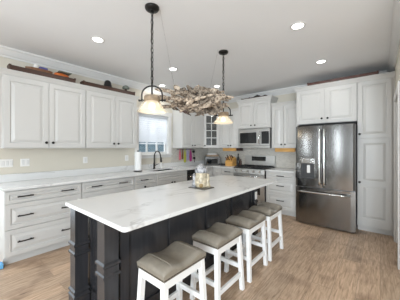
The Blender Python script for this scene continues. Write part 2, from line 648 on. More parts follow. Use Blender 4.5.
# window over the sink
win = MB(FL)
y0, y1, z0, z1 = WIN
win.box(y0-0.09, y0, 0, 0.02, z0-0.02, z1+0.09, 0.003).box(y1, y1+0.09, 0, 0.02, z0-0.02, z1+0.09, 0.003)
win.box(y0-0.11, y1+0.11, 0, 0.024, z1, z1+0.10, 0.003)
win.box(y0-0.11, y1+0.11, 0, 0.05, z0-0.025, z0, 0.004).box(y0-0.09, y1+0.09, 0, 0.018, z0-0.085, z0-0.025, 0.003)
win.box(y0, y0+0.012, -0.15, 0, z0, z1).box(y1-0.012, y1, -0.15, 0, z0, z1).box(y0, y1, -0.15, 0, z0, z0+0.012).box(y0, y1, -0.15, 0, z1-0.012, z1)
win = struct(win.build('window_1', M['trim']))
b = MB(FL)
b.box(y0+0.012, y1-0.012, -0.11, -0.07, z0+0.012, z0+0.05)
b.box(y0+0.012, y1-0.012, -0.11, -0.07, z1-0.05, z1-0.012)
for u in (y0+0.03, y0+(y1-y0)/3, y0+(y1-y0)*2/3, y1-0.03):
    b.box(u-0.014, u+0.014, -0.11, -0.07, z0+0.05, z1-0.05)
b.build('window_sash', M['trim'], win)
MB(FL).box(y0+0.012, y1-0.012, -0.093, -0.089, z0+0.03, z1-0.03).build('window_pane', M['pane'], win)
b = MB(FL)
b.box(y0+0.014, y1-0.014, -0.055, -0.01, z1-0.06, z1-0.014, 0.003)
k = 0
z = z1-0.085
while z > 1.50:
    bb = [(-0.040, z+0.020), (-0.022, z-0.026), (-0.019, z-0.025), (-0.037, z+0.021)]
    b.rings([[(y0+0.016, d, zz) for d, zz in bb], [(y1-0.016, d, zz) for d, zz in bb]])
    z -= 0.046
b.box(y0+0.016, y1-0.016, -0.052, -0.014, 1.458, 1.484, 0.003)
blind = b.build('window_blind', M['blind'])
tag(blind, 'white slatted blind half lowered in the window over the sink', 'blind')

# neighbour's house outside, seen under the blind
MB().box(-10.6, -10.0, -1.0, 16.0, -0.6, 5.0).build('neighbour_house', M['siding'])
tag(bpy.data.objects['neighbour_house'], 'blue-green neighbouring house outside, seen under the window blind', 'house')
# door in the right wall
b = MB(lambda u, d, z: (RX-d, u, z))
b.box(DY1, DY1+0.09, 0, 0.022, 0, 2.14, 0.005).box(DY0-0.09, DY0, 0, 0.022, 0, 2.14, 0.005).box(DY0, DY1, 0, 0.022, 2.05, 2.14, 0.005)
b.box(DY1-0.015, DY1, -0.12, 0, 0, 2.05).box(DY0, DY0+0.015, -0.12, 0, 0, 2.05).box(DY0, DY1, -0.12, 0, 2.035, 2.05)
door = struct(b.build('door_1', M['trim']))
b = MB(lambda u, d, z: (RX-d, u, z))
b.panel(DY0+0.018, DY1-0.018, 0.9, 2.03, -0.06, 0.03, 0.11)
b.panel(DY0+0.018, DY1-0.018, 0.01, 0.9, -0.06, 0.03, 0.11)
dp = b.build('door_panel', M['trim'], door)

# ------------------------------------------------------------------ cabinet builders


def knob(f, u, d, z, parent):
    b = MB(f)
    t = bmesh.new()
    b.tube([(u, d, z), (u, d+0.012, z)], 0.006, 8)
    b.tube([(u, d+0.012, z), (u, d+0.016, z), (u, d+0.024, z), (u, d+0.028, z)], [0.012, 0.018, 0.018, 0.010], 12)
    t.free()
    return b.build('knob', M['bronze'], parent)


def handle(f, u, d, z, parent, L=0.135):
    b = MB(f)
    h = L/2
    pts = []
    for k in range(13):
        s = -1+2*k/12
        pts.append((u+s*h*1.12, d+0.030-0.006*s*s, z))
    b.tube(pts, [0.010]+[0.0075]*11+[0.010], 8)
    for s in (-1, 1):
        b.tube([(u+s*h*0.82, d, z), (u+s*h*0.82, d+0.028, z)], [0.009, 0.006], 8)
    return b.build('handle', M['bronze'], parent)


def door_front(f, parent, u0, u1, z0, z1, d, ku=None, kz=None, name='door', st=0.06):
    o = MB(f).panel(u0, u1, z0, z1, d, 0.02, st).build(name, M['white'], parent)
    if ku is not None:
        knob(f, ku, d+0.02, kz, o)
    return o


def drawer_front(f, parent, u0, u1, z0, z1, d, hs=(), kn=None):
    o = MB(f).panel(u0, u1, z0, z1, d, 0.02, 0.05).build('drawer', M['white'], parent)
    for hu, hz in hs:
        handle(f, hu, d+0.02, hz, o)
    if kn:
        knob(f, kn[0], d+0.02, kn[1], o)
    return o


def carcass(f, parent, u0, u1, d1, z0, z1, toe=True):
    b = MB(f)
    if toe:
        b.box(u0, u1, 0.002, d1, 0.10, z1, 0.0015).box(u0+0.001, u1-0.001, 0.002, d1-0.075, 0.0, 0.1)
    else:
        b.box(u0, u1, 0.002, d1, z0, z1, 0.0015)
    return b.build('cabinet_body', M['white'], parent)


def cornice(f, parent, u0, u1, d1, z, h=0.07, out=0.045, left=True, right=True):
    """moulding running round the top of a cabinet, mitred, with a flat top"""
    prof = [(0.0, -0.012), (0.004, -0.012), (0.006, 0.004), (0.014, 0.012), (out*0.55, h*0.5), (out*0.9, h*0.78), (out, h*0.82), (out, h)]
    R = []
    for o_, dz in prof:
        R.append([(u0-(o_ if left else 0), 0.002, z+dz), (u1+(o_ if right else 0), 0.002, z+dz), (u1+(o_ if right else 0), d1+o_, z+dz), (u0-(o_ if left else 0), d1+o_, z+dz)])
    return MB(f).rings(R).build('cornice', M['white'], parent)


# ------------------------------------------------------------------ left run of base cabinets
CD = 0.59       # carcass depth; fronts add 0.02
ZT = 0.884
GB = 'base cabinets under the white quartz counters'


def base_drawers(f, u0, u1, label, rows, hpos, origin):
    t = thing('base_cabinet', origin, label, 'base cabinet', GB)
    carcass(f, t, u0, u1, CD, 0, ZT)
    g = 0.006
    for z0, z1, hz in rows:
        drawer_front(f, t, u0+g, u1-g, z0+g/2, z1-g/2, CD, [(h, hz) for h in hpos])
    return t


rows3 = [(0.725, 0.872, 0.803), (0.425, 0.725, 0.575), (0.115, 0.425, 0.272)]
t = base_drawers(FL, 0.45, 1.285, 'white three-drawer base cabinet at the left end of the long left-hand run', rows3, (0.64, 1.095), (-3.6, 0.87, 0))
base_drawers(FL, 1.287, 2.145, 'white three-drawer base cabinet second from the left end, beside the narrow drawer unit', rows3, (1.49, 1.93), (-3.6, 1.716, 0))
t = thing('base_cabinet', (-3.6, 2.385, 0), 'narrow white base cabinet with one handled drawer, just left of the sink cabinet', 'base cabinet', GB)
carcass(FL, t, 2.147, 2.625, CD, 0, ZT)
drawer_front(FL, t, 2.151, 2.621, 0.727, 0.870, CD, [(2.345, 0.80)])
door_front(FL, t, 2.151, 2.621, 0.117, 0.721, CD, 2.36, 0.672)
t = thing('base_cabinet', (-3.6, 3.06, 0), 'white sink base cabinet with a plain false front below the faucet', 'base cabinet', GB)
carcass(FL, t, 2.627, 3.488, CD, 0, 0.68)
b = MB(FL).box(2.627, 3.488, CD-0.02, CD, 0.68, ZT).box(2.627, 2.645, 0.002, CD, 0.68, ZT).box(3.47, 3.488, 0.002, CD, 0.68, ZT)
b.build('cabinet_body', M['white'], t)
MB(FL).panel(2.631, 3.484, 0.727, 0.870, CD, 0.02, 0.05).build('false_front', M['white'], t)
door_front(FL, t, 2.631, 3.055, 0.117, 0.721, CD, 3.02, 0.672)
door_front(FL, t, 3.06, 3.484, 0.117, 0.721, CD, 3.095, 0.672)
# dishwasher
t = thing('dishwasher', (-3.6, 3.79, 0), 'stainless dishwasher with a dark control strip under the left counter near the corner', 'dishwasher')
MB(FL).box(3.492, 4.088, 0.03, 0.57, 0.1, 0.88).build('dishwasher_body', M['steel_dark'], t)
MB(FL).box(3.496, 4.084, 0.57, 0.612, 0.11, 0.775, 0.004).build('door', M['steel'], t)
MB(FL).box(3.496, 4.084, 0.57, 0.612, 0.780, 0.876, 0.004).build('control_panel', M['black'], t)
MB(FL).tube([(3.56, 0.612, 0.74), (3.56, 0.645, 0.74), (4.02, 0.645, 0.74), (4.02, 0.612, 0.74)], 0.009, 8).build('handle', M['chrome'], t)
MB(FL).box(3.5, 4.08, 0.05, 0.54, 0.0, 0.1).build('toe_kick', M['black'], t)
# corner cabinet
t = thing('base_cabinet', (-3.55, 4.65, 0), 'white corner base cabinet where the left and back counters meet', 'base cabinet', GB)
b = MB()
b.prism([(WX+0.002, 4.092), (WX+CD, 4.092), (WX+CD, WY-CD), (-3.012, WY-CD), (-3.012, WY-0.002), (WX+0.002, WY-0.002)], 0.0, ZT, axis=2)
b.build('cabinet_body', M['white'], t)
door_front(FL, t, 4.096, 4.425, 0.117, 0.87, CD)
door_front(FB, t, -3.285, -3.016, 0.117, 0.87, CD)
# back run
t = thing('base_cabinet', (-2.83, 4.7, 0), 'white base cabinet with one handled drawer, just left of the range', 'base cabinet', GB)
carcass(FB, t, -3.01, -2.66, CD, 0, ZT)
drawer_front(FB, t, -3.006, -2.664, 0.727, 0.87, CD, [(-2.83, 0.80)])
door_front(FB, t, -3.006, -2.664, 0.117, 0.721, CD, -2.70, 0.66)
base_drawers(FB, -1.875, -1.262, 'white three-drawer base cabinet between the range and the refrigerator', [(0.725, 0.872, 0.80), (0.425, 0.725, 0.60), (0.115, 0.425, 0.30)], (-1.565,), (-1.57, 4.7, 0))

# countertops
SK = (2.74, 3.37, 0.13, 0.52)    # sink cut-out: y0, y1, d0, d1
ct = thing('countertop', (-3.6, 2.7, 0.885), 'white veined quartz countertop running along the left wall into the corner', 'countertop')
b = MB()
x0, x1 = WX+0.001, -3.267
sx0, sx1 = WX+SK[2], WX+SK[3]
poly_z = (0.885, 0.915)
b.box(x0, x1, 0.43, SK[0], *poly_z, 0.002)
b.box(x0, sx0, SK[0], SK[1], *poly_z).box(sx1, x1, SK[0], SK[1], *poly_z)
b.box(x0, x1, SK[1], WY-0.001, *poly_z)
b.box(x1, -2.66, WY-0.633, WY-0.001, *poly_z)
b.build('slab', M['marble'], ct)
MB().box(x0+0.001, WX+0.021, 0.43, WY-0.002, 0.915, 1.02, 0.002).build('upstand', M['marble'], ct)
ct2 = MB().box(-1.875, -1.262, WY-0.633, WY-0.009, 0.885, 0.915, 0.002).build('countertop', M['marble'])
tag(ct2, 'short white quartz countertop between the range and the refrigerator', 'countertop')
# sink and faucet
t = thing('sink', (-3.57, 3.055, 0.7), 'undermount stainless sink set in the left counter below the window', 'sink')
b = MB()
def rr(x0, x1, y0, y1, z): return [(x0, y0, z), (x1, y0, z), (x1, y1, z), (x0, y1, z)]
b.rings([rr(sx0-0.012, sx1+0.012, SK[0]-0.012, SK[1]+0.012, 0.884), rr(sx0-0.012, sx1+0.012, SK[0]-0.012, SK[1]+0.012, 0.69), rr(sx0, sx1, SK[0], SK[1], 0.70), rr(sx0, sx1, SK[0], SK[1], 0.884)][::1], cap0=False, cap1=False)
b.box(sx0-0.012, sx1+0.012, SK[0]-0.012, SK[1]+0.012, 0.688, 0.70)
b.build('basin', M['steel'], t)
MB().lathe([(0.04, 0), (0.04, 0.004), (0.02, 0.005)], ((sx0+sx1)/2, 3.055, 0.70), 16).build('drain', M['chrome'], t)
fx, fy = -3.83, 3.0
t = thing('faucet', (fx, fy, 0.915), 'tall dark bronze gooseneck faucet behind the sink', 'faucet')
MB().lathe([(0.028, 0), (0.028, 0.012), (0.02, 0.02), (0.018, 0.12), (0.014, 0.13)], (fx, fy, 0.915), 16).build('base', M['bronze'], t)
pts = [(fx, fy, 1.03), (fx, fy, 1.16)]
for k in range(1, 13):
    a = PI*k/12
    pts.append((fx+0.095-0.095*math.cos(a), fy+0.02*k/12, 1.19+0.115*math.sin(a)))
pts += [(fx+0.195, fy+0.022, 1.16)]
MB().tube(pts, 0.013, 10).build('gooseneck', M['bronze'], t)
MB().tube([(fx+0.192, fy+0.021, 1.18), (fx+0.2, fy+0.023, 1.15), (fx+0.206, fy+0.024, 1.07)], [0.014, 0.019, 0.021], 12).build('spray_head', M['bronze'], t)
MB().tube([(fx, fy+0.015, 0.99), (fx+0.005, fy+0.05, 1.0), (fx+0.02, fy+0.11, 1.02)], [0.012, 0.008, 0.007], 8).build('lever', M['bronze'], t)
t = thing('soap_dispenser', (-3.82, 3.19, 0.915), 'small white soap dispenser with a bent spout right of the faucet', 'soap dispenser')
MB().lathe([(0.024, 0), (0.026, 0.01), (0.026, 0.09), (0.012, 0.115), (0.012, 0.125)], (-3.82, 3.19, 0.915), 14).build('bottle', M['plastic'], t)
MB().tube([(-3.82, 3.19, 1.04), (-3.82, 3.19, 1.085), (-3.77, 3.19, 1.08)], 0.006, 8).build('spout', M['chrome'], t)
# paper towel
px, py = -3.66, 2.47
t = thing('paper_towel_holder', (px, py, 0.915), 'dark round holder under the paper towel roll on the left counter', 'paper towel holder')
MB().lathe([(0.085, 0), (0.085, 0.012), (0.02, 0.02), (0.008, 0.022), (0.008, 0.385), (0.014, 0.392), (0.012, 0.41), (0.002, 0.417)], (px, py, 0.915), 20).build('stand', M['bronze'], t)
tag(MB().rings([[(px+r*math.cos(2*PI*i/24), py+r*math.sin(2*PI*i/24), z) for i in range(24)] for r, z in ((0.02, 0.938), (0.066, 0.938), (0.066, 1.30), (0.02, 1.30))], smooth=False, closed=True).build('paper_towel_roll', M['paper']),
    'white paper towel roll standing on its holder left of the sink', 'paper towel')

# ------------------------------------------------------------------ wall cabinets
UD = 0.31
UZ0, UZ1 = 1.372, 2.292
GU = 'white wall cabinets'


def wall_cabinet(f, origin, label, u0, u1, split, z0=UZ0, z1=UZ1, d=UD, knobs=None, left=False, right=False, h=0.07, cabs=True):
    t = thing('wall_cabinet', origin, label, 'wall cabinet', GU)
    carcass(f, t, u0, u1, d, z0, z1, toe=False)
    g = 0.005
    door_front(f, t, u0+g+0.004, split-g/2, z0+g+0.004, z1-g, d, knobs[0] if knobs else split-0.03, (knobs[2] if knobs else z0+0.075))
    door_front(f, t, split+g/2, u1-g-0.004, z0+g+0.004, z1-g, d, knobs[1] if knobs else split+0.03, (knobs[2] if knobs else z0+0.075))
    cornice(f, t, u0, u1, d+0.0, z1, h=h, left=left, right=right)
    return t


wall_cabinet(FL, (-3.7, 0.96, UZ0), 'two-door white wall cabinet at the far left, under the tray with coloured models', 0.475, 1.455, 0.96, left=True, knobs=(0.925, 1.005, 1.452))
wall_cabinet(FL, (-3.7, 1.92, UZ0), 'two-door white wall cabinet just left of the window, under the tray with the black ornament', 1.457, 2.39, 1.955, right=True, knobs=(1.915, 1.997, 1.452))
wall_cabinet(FL, (-3.7, 4.0, UZ0), 'two-door white wall cabinet just right of the window, above the hanging coloured utensils', 3.61, 4.428, 4.0, left=True, knobs=(3.955, 4.05, 1.437))
wall_cabinet(FB, (-2.97, 4.9, UZ0), 'two-door white wall cabinet between the glass corner cabinet and the microwave', -3.288, -2.692, -2.955, knobs=(-2.99, -2.915, 1.437))
wall_cabinet(FB, (-1.57, 4.9, UZ0), 'two-door white wall cabinet between the microwave and the refrigerator surround', -1.868, -1.262, -1.60, knobs=(-1.642, -1.562, 1.452))
wall_cabinet(FB, (-2.28, 4.9, 1.83), 'taller raised two-door white wall cabinet directly above the microwave', -2.690, -1.870, -2.282, z0=1.832, z1=2.455, d=0.35, left=True, right=True, knobs=(-2.332, -2.236, 1.905), h=0.085)
# corner cabinet with glass door (diagonal front)
t = thing('wall_cabinet', (-3.65, 4.8, UZ0), 'diagonal corner wall cabinet with a divided glass door', 'wall cabinet', GU)
A, B_ = Vector((WX+UD+0.0, 4.43)), Vector((-3.29, WY-UD))
dv = (B_-A).normalized()
nv = Vector((dv.y, -dv.x))
LC = (B_-A).length


def FD(u, d, z):
    p = A+dv*u+nv*d
    return (p.x, p.y, z)


b = MB()
po = [(WX+0.002, 4.43), (A.x, A.y), (B_.x, B_.y), (-3.29, WY-0.01), (WX+0.01, WY-0.01)]
b.prism(po, UZ0, UZ0+0.02, axis=2).prism(po, UZ1-0.02, UZ1, axis=2)
b.prism([(WX+0.002, 4.43), (A.x, A.y), (A.x, A.y+0.018), (WX+0.002, 4.448)], UZ0, UZ1, axis=2)
b.prism([(B_.x, B_.y), (-3.29, WY-0.01), (-3.308, WY-0.01), (-3.308, B_.y)], UZ0, UZ1, axis=2)
b.prism([(WX+0.01, 4.43), (WX+0.02, 4.43), (WX+0.02, WY-0.01), (WX+0.01, WY-0.01)], UZ0, UZ1, axis=2)
b.prism([(WX+0.01, WY-0.02), (-3.29, WY-0.02), (-3.29, WY-0.01), (WX+0.01, WY-0.01)], UZ0, UZ1, axis=2)
b.build('cabinet_body', M['white'], t)
pin = [(WX+0.03, 4.46), (A.x-0.01, A.y+0.025), (B_.x-0.025, B_.y+0.01), (-3.32, WY-0.03), (WX+0.03, WY-0.03)]
for k, zz in enumerate((1.66, 1.96)):
    MB().prism(pin, zz, zz+0.016, axis=2).build('shelf', M['white'], t)
dz0, dz1 = UZ0+0.006, UZ1-0.003
b = MB(FD)
b.box(0.008, 0.075, 0.0, 0.02, dz0, dz1, 0.003).box(LC-0.075, LC-0.008, 0.0, 0.02, dz0, dz1, 0.003)
b.box(0.075, LC-0.075, 0, 0.02, dz0, dz0+0.07, 0.003).box(0.075, LC-0.075, 0, 0.02, dz1-0.07, dz1, 0.003)
b.box(LC/2-0.011, LC/2+0.011, 0.002, 0.018, dz0+0.07, dz1-0.07)
for k in range(1, 4):
    zz = dz0+0.07+(dz1-dz0-0.14)*k/4
    b.box(0.075, LC-0.075, 0.002, 0.018, zz-0.011, zz+0.011)
dr = b.build('door', M['white'], t)
MB(FD).box(0.07, LC-0.07, 0.006, 0.010, dz0+0.065, dz1-0.065).build('glass', M['cabpane'], dr)
knob(FD, 0.035, 0.02, 1.437, dr)
R = []
for o_, dz in [(0.0, -0.012), (0.004, -0.012), (0.014, 0.012), (0.025, 0.035), (0.04, 0.055), (0.045, 0.058), (0.045, 0.07)]:
    a = A+nv*o_
    c = B_+nv*o_
    R.append([(WX+0.002, 4.431, UZ1+dz), (A.x+o_, 4.431, UZ1+dz), (a.x, a.y, UZ1+dz), (c.x, c.y, UZ1+dz), (-3.289, WY-UD-o_, UZ1+dz), (-3.289, WY-0.01, UZ1+dz), (WX+0.002, WY-0.01, UZ1+dz)])
MB().rings(R).build('cornice', M['white'], t)

# ------------------------------------------------------------------ refrigerator surround and pantry
PD = WY-4.44
TZ = 2.46
t = thing('refrigerator_cabinet', (-0.77, 4.7, 0), 'white surround with two short doors directly above the refrigerator', 'cabinet', 'tall cabinets round the refrigerator')
b = MB(FB).box(-1.258, -1.228, 0.002, PD, 0, TZ).box(-1.228, -0.297, 0.002, PD, 1.825, TZ)
b.build('cabinet_body', M['white'], t)
door_front(FB, t, -1.250, -0.770, 1.83, TZ-0.003, PD, -0.815, 1.912)
door_front(FB, t, -0.764, -0.300, 1.83, TZ-0.003, PD, -0.722, 1.912)
cornice(FB, t, -1.258, -0.297, PD, TZ, h=0.08, left=True, right=False)
t = thing('pantry_cabinet', (-0.07, 4.7, 0), 'tall white pantry cabinet with an upper and a lower door right of the refrigerator', 'pantry', 'tall cabinets round the refrigerator')
carcass(FB, t, -0.295, 0.150, PD, 0, TZ)
MB(FB).box(0.150, RX-0.001, 0.002, PD, 0.0, TZ).build('filler_strip', M['white'], t)
door_front(FB, t, -0.288, 0.138, 1.535, TZ-0.003, PD, -0.262, 1.605)
b = MB(FB)
u0, u1 = -0.288, 0.138
b.box(u0, u1, PD, PD+0.008, 0.17, 1.528)
for za, zb in ((0.17, 0.235), (0.80-0.04, 0.80+0.04), (1.463, 1.528)):
    b.box(u0+0.065, u1-0.065, PD+0.008, PD+0.02, za, zb)
for ua, ub in ((u0, u0+0.065), (u1-0.065, u1)):
    b.box(ua, ub, PD+0.008, PD+0.02, 0.17, 1.528)
for za, zb in ((0.235, 0.76), (0.84, 1.463)):
    ra = [[(u0+0.065+i, PD+d, za+i), (u1-0.065-i, PD+d, za+i), (u1-0.065-i, PD+d, zb-i), (u0+0.065+i, PD+d, zb-i)] for i, d in ((0.010, 0.008), (0.010, 0.009), (0.042, 0.019))]
    b.rings(ra)
d2 = b.build('door', M['white'], t)
knob(FB, -0.262, PD+0.02, 0.815, d2)
cornice(FB, t, -0.295, RX-0.002, PD, TZ, h=0.08, left=False, right=False)

# ------------------------------------------------------------------ refrigerator
FY = 4.187
t = thing('refrigerator', (-0.75, 4.6, 0), 'stainless french-door refrigerator with a bottom freezer drawer', 'refrigerator')
fx0, fx1, fm = -1.203, -0.303, -0.767
MB().box(fx0+0.004, fx1-0.004, FY+0.085, 4.98, 0.02, 1.765, 0.004).build('refrigerator_body', M['steel_dark'], t)


def curved_door(x0, x1, z0, z1, bulge=0.004):
    b = MB()
    n = 14
    fr, bk = [], []
    for i in range(n+1):
        s = i/n
        e = 1-(2*s-1)**2
        edge = min(s, 1-s)*(x1-x0)
        rnd = 0.012*(1-min(1, edge/0.012))**2
        fr.append((x0+(x1-x0)*s, FY+0.014-bulge*e+rnd))
    poly = fr+[(x1, FY+0.08), (x0, FY+0.08)]
    b.prism(poly, z0, z1, axis=2)
    return b


# left door with dispenser recess built from pieces around the opening
DX0, DX1, DZ0, DZ1 = -1.105, -0.895, 0.83, 1.10
dl = curved_door(fx0, fm-0.003, 0.685, DZ0).build('door', M['steel'], t)
bb = curved_door(fx0, fm-0.003, DZ1, 1.765)
# side strips beside the opening
for (a, c) in ((fx0, DX0), (DX1, fm-0.003)):
    bb.box(a, c, FY+0.002, FY+0.08, DZ0, DZ1)
bb.box(DX0, DX1, FY+0.06, FY+0.08, DZ0, DZ1)
for v in bb.bm.verts:
    pass
bpy.data.objects.remove(dl)
b = curved_door(fx0, fm-0.003, 0.685, DZ0)
t2 = bb.bm.copy()
b.merge(t2)
bb.bm.free()
dl = b.build('door', M['steel'], t)
b = MB().box(DX0+0.001, DX1-0.001, FY+0.045, FY+0.06, DZ0, DZ1).box(DX0+0.001, DX0+0.006, FY+0.004, FY+0.06, DZ0, DZ1).box(DX1-0.006, DX1-0.001, FY+0.004, FY+0.06, DZ0, DZ1)
b.box(DX0+0.001, DX1-0.001, FY+0.0, FY+0.06, DZ0, DZ0+0.012)
disp = b.build('dispenser', M['recess'], dl)
MB().box(DX0+0.09, DX0+0.14, FY+0.02, FY+0.045, DZ0+0.10, DZ0+0.24, 0.006).build('paddle', M['plastic'], dl)
MB().box(DX0-0.004, DX1+0.004, FY-0.012, FY+0.004, DZ1, DZ1+0.095, 0.003).build('dispenser_panel', M['chrome'], dl)
drr = curved_door(fm+0.003, fx1, 0.685, 1.765).build('door', M['steel'], t)
fz = curved_door(fx0, fx1, 0.03, 0.670, 0.004).build('freezer_drawer', M['steel'], t)
for (x, par) in ((fm-0.035, dl), (fm+0.035, drr)):
    b = MB().tube([(x, FY-0.045, 0.735), (x, FY-0.05, 0.80), (x, FY-0.056, 1.22), (x, FY-0.05, 1.64), (x, FY-0.045, 1.70)], 0.0135, 12)
    b.tube([(x, FY+0.01, 0.76), (x, FY-0.05, 0.76)], 0.011, 8).tube([(x, FY+0.01, 1.675), (x, FY-0.05, 1.675)], 0.011, 8)
    b.build('handle', M['chrome'], par)
b = MB().tube([(fx0+0.06, FY-0.05, 0.60), (fx0+0.2, FY-0.056, 0.60), (fx1-0.2, FY-0.056, 0.60), (fx1-0.06, FY-0.05, 0.60)], 0.015, 12)
b.tube([(fx0+0.09, FY+0.01, 0.60), (fx0+0.09, FY-0.05, 0.60)], 0.012, 8).tube([(fx1-0.09, FY+0.01, 0.60), (fx1-0.09, FY-0.05, 0.60)], 0.012, 8)
b.build('handle', M['chrome'], fz)
MB().box(fx0+0.03, fx1-0.03, FY+0.09, 4.95, 0.0, 0.03).build('base_grille', M['black'], t)
MB().box(fx0+0.01, fx1-0.01, FY+0.086, 4.9, 1.765, 1.79, 0.004).build('hinge_cover', M['black'], t)

# ------------------------------------------------------------------ range and microwave
rx0, rx1 = -2.652, -1.884
ry = 4.40
t = thing('range', (-2.268, 4.7, 0), 'stainless gas range with black cast-iron grates against the back wall', 'range')
MB().box(rx0, rx1, ry+0.03, 5.02, 0.03, 0.90).build('range_body', M['black'], t)
MB().box(rx0, rx1, ry+0.0, 4.965, 0.90, 0.925, 0.004).build('cooktop', M['black'], t)
b = MB()
b.prism([(ry-0.035, 0.80), (ry-0.02, 0.905), (ry+0.03, 0.925), (ry+0.03, 0.80)], rx0, rx1, axis=0)
cp = b.build('control_panel', M['steel_light'], t)
for k in range(5):
    x = rx0+0.10+k*0.142
    b = MB().tube([(x, ry-0.02, 0.86), (x, ry-0.036, 0.858), (x, ry-0.062, 0.856)], [0.026, 0.024, 0.021], 14)
    b.build('knob', M['chrome'], cp)
od = MB().box(rx0+0.002, rx1-0.002, ry-0.02, ry+0.03, 0.23, 0.79, 0.005).build('oven_door', M['steel_light'], t)
MB().box(rx0+0.10, rx1-0.10, ry-0.024, ry-0.018, 0.36, 0.66).build('oven_window', M['blackglass'], od)
b = MB().tube([(rx0+0.05, ry-0.065, 0.745), (rx1-0.05, ry-0.065, 0.745)], 0.013, 12)
for x in (rx0+0.08, rx1-0.08):
    b.tube([(x, ry-0.02, 0.745), (x, ry-0.065, 0.745)], 0.009, 8)
b.build('handle', M['chrome'], od)
MB().box(rx0+0.002, rx1-0.002, ry-0.015, ry+0.03, 0.04, 0.222, 0.004).build('storage_drawer', M['steel_light'], t)
b = MB().prism([(4.955, 0.925), (4.965, 1.19), (5.02, 1.19), (5.02, 0.925)], rx0, rx1, axis=0)
bg = b.build('backguard', M['steel_light'], t)
b = MB().prism([(4.952, 1.06), (4.958, 1.165), (4.966, 1.165), (4.966, 1.06)], -2.46, -2.10, axis=0)
b.build('display', M['blackglass'], bg)
for k in range(3):
    x0 = rx0+0.02+k*0.2437
    x1 = x0+0.238
    b = MB()
    zt = 0.958
    for yy in (ry+0.05, ry+0.29, ry+0.53):
        b.box(x0, x1, yy-0.006, yy+0.006, zt-0.016, zt)
    for xx in (x0+0.006, (x0+x1)/2, x1-0.006):
        b.box(xx-0.006, xx+0.006, ry+0.05, ry+0.53, zt-0.016, zt)
    for xx in (x0+0.006, x1-0.006):
        for yy in (ry+0.05, ry+0.53):
            b.box(xx-0.006, xx+0.006, yy-0.006, yy+0.006, 0.925, zt-0.01)
    b.build('grate', M['iron'], t)
for (x, y) in ((rx0+0.17, ry+0.16), (rx0+0.17, ry+0.41), (-2.268, ry+0.29), (rx1-0.17, ry+0.16), (rx1-0.17, ry+0.41)):
    MB().lathe([(0.045, 0), (0.045, 0.008), (0.034, 0.014), (0.03, 0.016)], (x, y, 0.925), 16).build('burner', M['iron'], t)
t = thing('microwave', (-2.28, 4.85, 1.372), 'stainless over-the-range microwave with a black glass door', 'microwave')
mx0, mx1, my = -2.672, -1.876, 4.645
MB().box(mx0, mx1, my+0.03, 5.03, 1.372, 1.822).build('microwave_body', M['steel_dark'], t)
b = MB().box(mx0, -2.09, my, my+0.03, 1.430, 1.818, 0.004)
md = b.build('door', M['steel_light'], t)
MB().box(mx0+0.055, -2.19, my-0.004, my+0.004, 1.485, 1.735, 0.002).build('door_window', M['blackglass'], md)
MB().tube([(-2.118, my, 1.47), (-2.118, my-0.035, 1.48), (-2.118, my-0.04, 1.61), (-2.118, my-0.035, 1.745), (-2.118, my, 1.755)], 0.010, 10).build('handle', M['chrome'], md)
cp = MB().box(-2.087, mx1, my, my+0.03, 1.430, 1.818, 0.004).build('control_panel', M['steel_light'], t)
MB().box(-2.07, mx1+(-0.018), my-0.003, my+0.003, 1.47, 1.75, 0.002).build('keypad', M['blackglass'], cp)
MB().box(mx0, mx1, my+0.004, my+0.03, 1.376, 1.427, 0.003).build('vent_grille', M['steel_light'], t)

# ------------------------------------------------------------------ island
ix0, ix1, iy0, iy1 = -2.09, -1.14, 0.675, 3.11
t = thing('kitchen_island', (-1.75, 1.9, 0), 'charcoal panelled kitchen island with square corner posts', 'island')
bx0, bx1, by0, by1 = -2.045, -1.465, 0.84, 3.0
MB().box(bx0+0.012, bx1-0.014, by0+0.012, by1-0.012, 0.0, 0.884).build('island_body', M['charcoal'], t)
# panelling on the stool side: rails and stiles over recessed fields
b = MB()
b.box(bx1-0.014, bx1, by0, by1, 0.80, 0.884).box(bx1-0.014, bx1+0.004, by0, by1, 0.0, 0.14)
for yc in (by0+0.04, 1.35, 1.89, 2.43, by1-0.04):
    b.box(bx1-0.014, bx1, yc-0.032, yc+0.032, 0.14, 0.80, 0.002)
b.build('side_panel', M['charcoal'], t)
b = MB().box(bx0, bx1, by0, by0+0.012, 0.80, 0.884).box(bx0, bx1, by0-0.004, by0+0.012, 0.0, 0.14)
for xc in (bx0+0.04, (bx0+bx1)/2, bx1-0.04):
    b.box(xc-0.04, xc+0.04, by0, by0+0.012, 0.14, 0.80, 0.002)
b.build('end_panel', M['charcoal'], t)
b = MB().box(bx0-0.0, bx0+0.012, by0, by1, 0.0, 0.884)
b.build('back_panel', M['charcoal'], t)


def post(xc, yc):
    h = 0.052
    prof = [(h+0.010, 0), (h+0.010, 0.11), (h+0.014, 0.118), (h+0.014, 0.130), (h+0.004, 0.142), (h+0.004, 0.150), (h+0.012, 0.158), (h+0.012, 0.172), (h, 0.185),
            (h, 0.468), (h+0.012, 0.478), (h+0.012, 0.494), (h+0.003, 0.504), (h+0.003, 0.546), (h+0.012, 0.556), (h+0.012, 0.570), (h, 0.582), (h, 0.884)]
    b = MB()
    b.rings([[(xc-r, yc-r, z), (xc+r, yc-r, z), (xc+r, yc+r, z), (xc-r, yc+r, z)] for r, z in prof])
    b.build('post', M['charcoal'], t)


